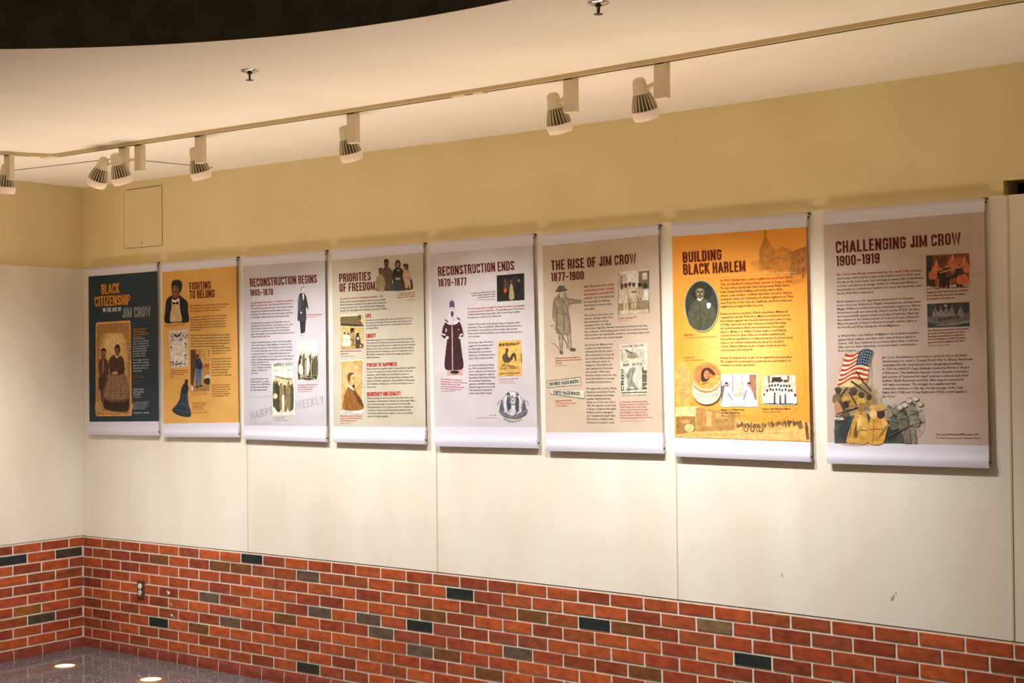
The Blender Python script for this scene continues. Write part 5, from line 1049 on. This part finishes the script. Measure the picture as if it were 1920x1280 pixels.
p.soft([(130, 770), (190, 740), (245, 745), (250, 830), (262, 900), (300, 960), (400, 960), (460, 980), (470, 1060), (420, 1110), (300, 1125), (120, 1120), (100, 1000), (105, 880)], (176, 162, 142), GR8, 9, 1.1, .8)
p.soft([(330, 985), (410, 955), (465, 980), (480, 1040), (450, 1100), (380, 1122), (310, 1110)], (140, 132, 116), (178, 164, 148), 8, 1.1, .6); p.soft([(350, 1000), (400, 985), (420, 1040), (380, 1090), (340, 1080)], (104, 100, 86), (138, 130, 114), 6)
p.soft([(110, 890), (150, 865), (225, 865), (275, 910), (285, 970), (215, 1000), (110, 1000)], (140, 116, 80), (172, 156, 132), 7, 1.1, .7)
p.poly([(84, 1030), (140, 1012), (250, 1005), (350, 1040), (396, 1100), (400, 1137), (84, 1136)], (74, 76, 72)); p.soft([(100, 1050), (180, 1040), (240, 1050), (240, 1120), (110, 1122)], (50, 54, 56), (72, 74, 70), 5); p.soft([(300, 1060), (350, 1050), (375, 1110), (320, 1130)], (52, 54, 54), (72, 74, 70), 5)
p.poly([(95, 855), (170, 828), (236, 806), (234, 852), (190, 870), (160, 884), (92, 876)], (214, 188, 130))
# flag
fl_ = []
for i in range(13):
    t0, t1 = i/13, (i+1)/13
    def edge(t): return [(132+(258-132)*s_-36*t*(1-s_)-24*t*s_+ (0), 730+126*t+ (10*math.sin(s_*6.5+t*1.5)) - 14*s_ + (12*t*(1-s_))) for s_ in [k_/12 for k_ in range(13)]]
    a, b_ = edge(t0), edge(t1); p.lv += 1
    for k_ in range(12): p.face([a[k_], a[k_+1], b_[k_+1], b_[k_]], (176, 56, 40) if i % 2 == 0 else (226, 206, 176))
def edge(t): return [(132+(258-132)*s_-36*t*(1-s_)-24*t*s_, 730+126*t+(10*math.sin(s_*6.5+t*1.5))-14*s_+(12*t*(1-s_))) for s_ in [k_/12 for k_ in range(13)]]
p.lv += 1; rows = [edge(i*.54/6) for i in range(7)]
for i in range(6):
    for k_ in range(6, 12): p.face([rows[i][k_], rows[i][k_+1], rows[i+1][k_+1], rows[i+1][k_]], (52, 72, 88))
p.lv += 1
for i in range(1, 6):
    for k_ in range(7, 12):
        x, y = rows[i][k_]; x += 2*(i % 2); p.ell(x, y, 2.3, 2.1, (222, 216, 204), 7)
p.line([(259, 722), (238, 800), (228, 870)], 3.5, (170, 130, 80))
# soldiers and rifles
rg = random.Random(9)
for x, y, s_, c_ in ((100, 900, 22, (120, 96, 62)), (170, 905, 24, (176, 136, 66)), (205, 920, 20, (198, 158, 76)), (240, 930, 18, (150, 120, 70)), (120, 965, 26, (96, 78, 54))):
    p.blob([(x-s_, y+2.4*s_), (x-s_, y+s_), (x, y+.5*s_), (x+s_, y+s_), (x+s_*1.1, y+2.4*s_)], c_); p.ell(x, y, .55*s_, .7*s_, (74, 52, 40)); p.blob([(x-.7*s_, y-.2*s_), (x-.4*s_, y-.75*s_), (x+.4*s_, y-.75*s_), (x+.7*s_, y-.2*s_)], (80, 66, 48))
p.ell(132, 945, 26, 9, KD, rot=6); p.ell(132, 938, 17, 13, (176, 140, 70)); p.ell(136, 960, 13, 16, (60, 44, 36)); p.blob([(86, 950), (110, 960), (120, 1000), (92, 1010)], (170, 130, 100))
for a, b_, w_ in (((180, 808), (206, 850), 5), ((206, 850), (250, 900), 7), ((158, 855), (200, 885), 8), ((200, 885), (246, 920), 5), ((140, 885), (110, 925), 5), ((150, 905), (185, 965), 7), ((95, 1005), (190, 975), 6), ((190, 985), (240, 1010), 4), ((322, 1110), (420, 1060), 5), ((420, 1060), (480, 1040), 3), ((390, 1020), (450, 980), 3), ((190, 1000), (245, 1080), 6)): p.line([a, b_], w_, (58, 48, 38))
p.blob([(186, 990), (168, 1030), (150, 1080), (138, 1130), (180, 1137), (230, 1137), (236, 1080), (230, 1010), (212, 985)], KH); p.blob([(198, 1000), (180, 1050), (170, 1100), (186, 1110), (196, 1060), (212, 1020)], KD); p.ell(205, 975, 16, 22, (150, 108, 66)); p.blob([(180, 1010), (230, 1020), (236, 1080), (210, 1096)], (206, 162, 84)); p.line([(160, 1060), (150, 1110)], 5, KD)
p.blob([(244, 1030), (236, 1075), (240, 1137), (300, 1138), (318, 1090), (326, 1050), (312, 1020), (282, 1008), (258, 1012)], (204, 152, 66)); p.line([(262, 1030), (258, 1130)], 4, (150, 106, 48)); p.line([(244, 1075), (310, 1072)], 5, (142, 100, 48)); p.blob([(296, 1020), (318, 1045), (312, 1080), (298, 1060)], (224, 178, 96)); p.line([(280, 1085), (276, 1130)], 3, (176, 128, 58)); p.line([(196, 1075), (232, 1080)], 4, (130, 92, 44)); p.blob([(188, 1030), (204, 1022), (200, 1060), (186, 1080)], (220, 180, 104)); p.line([(320, 1060), (286, 1110)], 7, (130, 94, 46)); p.blob([(270, 995), (282, 985), (308, 990), (306, 1020), (284, 1024)], (62, 50, 44)); p.blob([(240, 1000), (250, 985), (272, 990), (276, 1014), (262, 1024), (246, 1018)], (222, 176, 120)); p.ell(276, 978, 37, 9, (120, 90, 50), rot=-6); p.blob([(240, 980), (250, 966), (290, 962), (314, 970), (312, 984), (270, 992)], (196, 156, 84)); p.ell(336, 1056, 9, 7, (206, 176, 136))
for x_, y_, k_, c_ in ((392, 1000, 1.0, (112, 108, 92)), (436, 968, .8, (142, 136, 120)), (352, 1018, .8, (96, 92, 78)), (452, 1010, .7, (136, 130, 114)), (330, 975, .6, (150, 142, 126))):
    p.blob([(x_-20*k_, y_+16*k_), (x_, y_+8*k_), (x_+22*k_, y_+18*k_), (x_+26*k_, y_+60*k_), (x_+4*k_, y_+76*k_), (x_-24*k_, y_+62*k_)], c_); p.line([(x_-14*k_, y_+26*k_), (x_+30*k_, y_+36*k_)], 9*k_, tuple(v*.8 for v in c_))
    p.ell(x_, y_, 10*k_, 12*k_, tuple(v*.85+18 for v in c_)); p.blob([(x_-16*k_, y_-2*k_), (x_-10*k_, y_-14*k_), (x_+8*k_, y_-15*k_), (x_+16*k_, y_-2*k_)], tuple(v*.68 for v in c_)); p.line([(x_-8*k_, y_+40*k_), (x_+12*k_, y_+58*k_)], 3*k_, tuple(v*.7 for v in c_))
p.poly([(398, 1080), (424, 1072), (432, 1136), (400, 1137)], (120, 114, 100)); p.poly([(430, 1078), (448, 1070), (456, 1136), (438, 1137)], (136, 130, 116))
for a_, b_, w_ in (((322, 1110), (420, 1060), 5), ((420, 1060), (490, 1038), 3), ((380, 1035), (480, 985), 3), ((340, 985), (430, 930), 2.4), ((400, 950), (466, 958), 2)): p.line([a_, b_], w_, (84, 78, 68))
for x_, y_ in ((420, 945), (450, 935), (400, 965), (470, 960), (380, 975)): p.soft([(x_-14, y_), (x_, y_-12), (x_+14, y_), (x_, y_+10)], (206, 192, 178), (164, 154, 138), 4)
p.ell(108, 1025, 22, 7, (212, 206, 196)); p.para(['RED MAN', 'No longer'], (92, 1030), (150, 1024), (92, 1044), (44, 40, 40), True); p.done('poster', r, 'colour poster of soldiers under a striped flag')
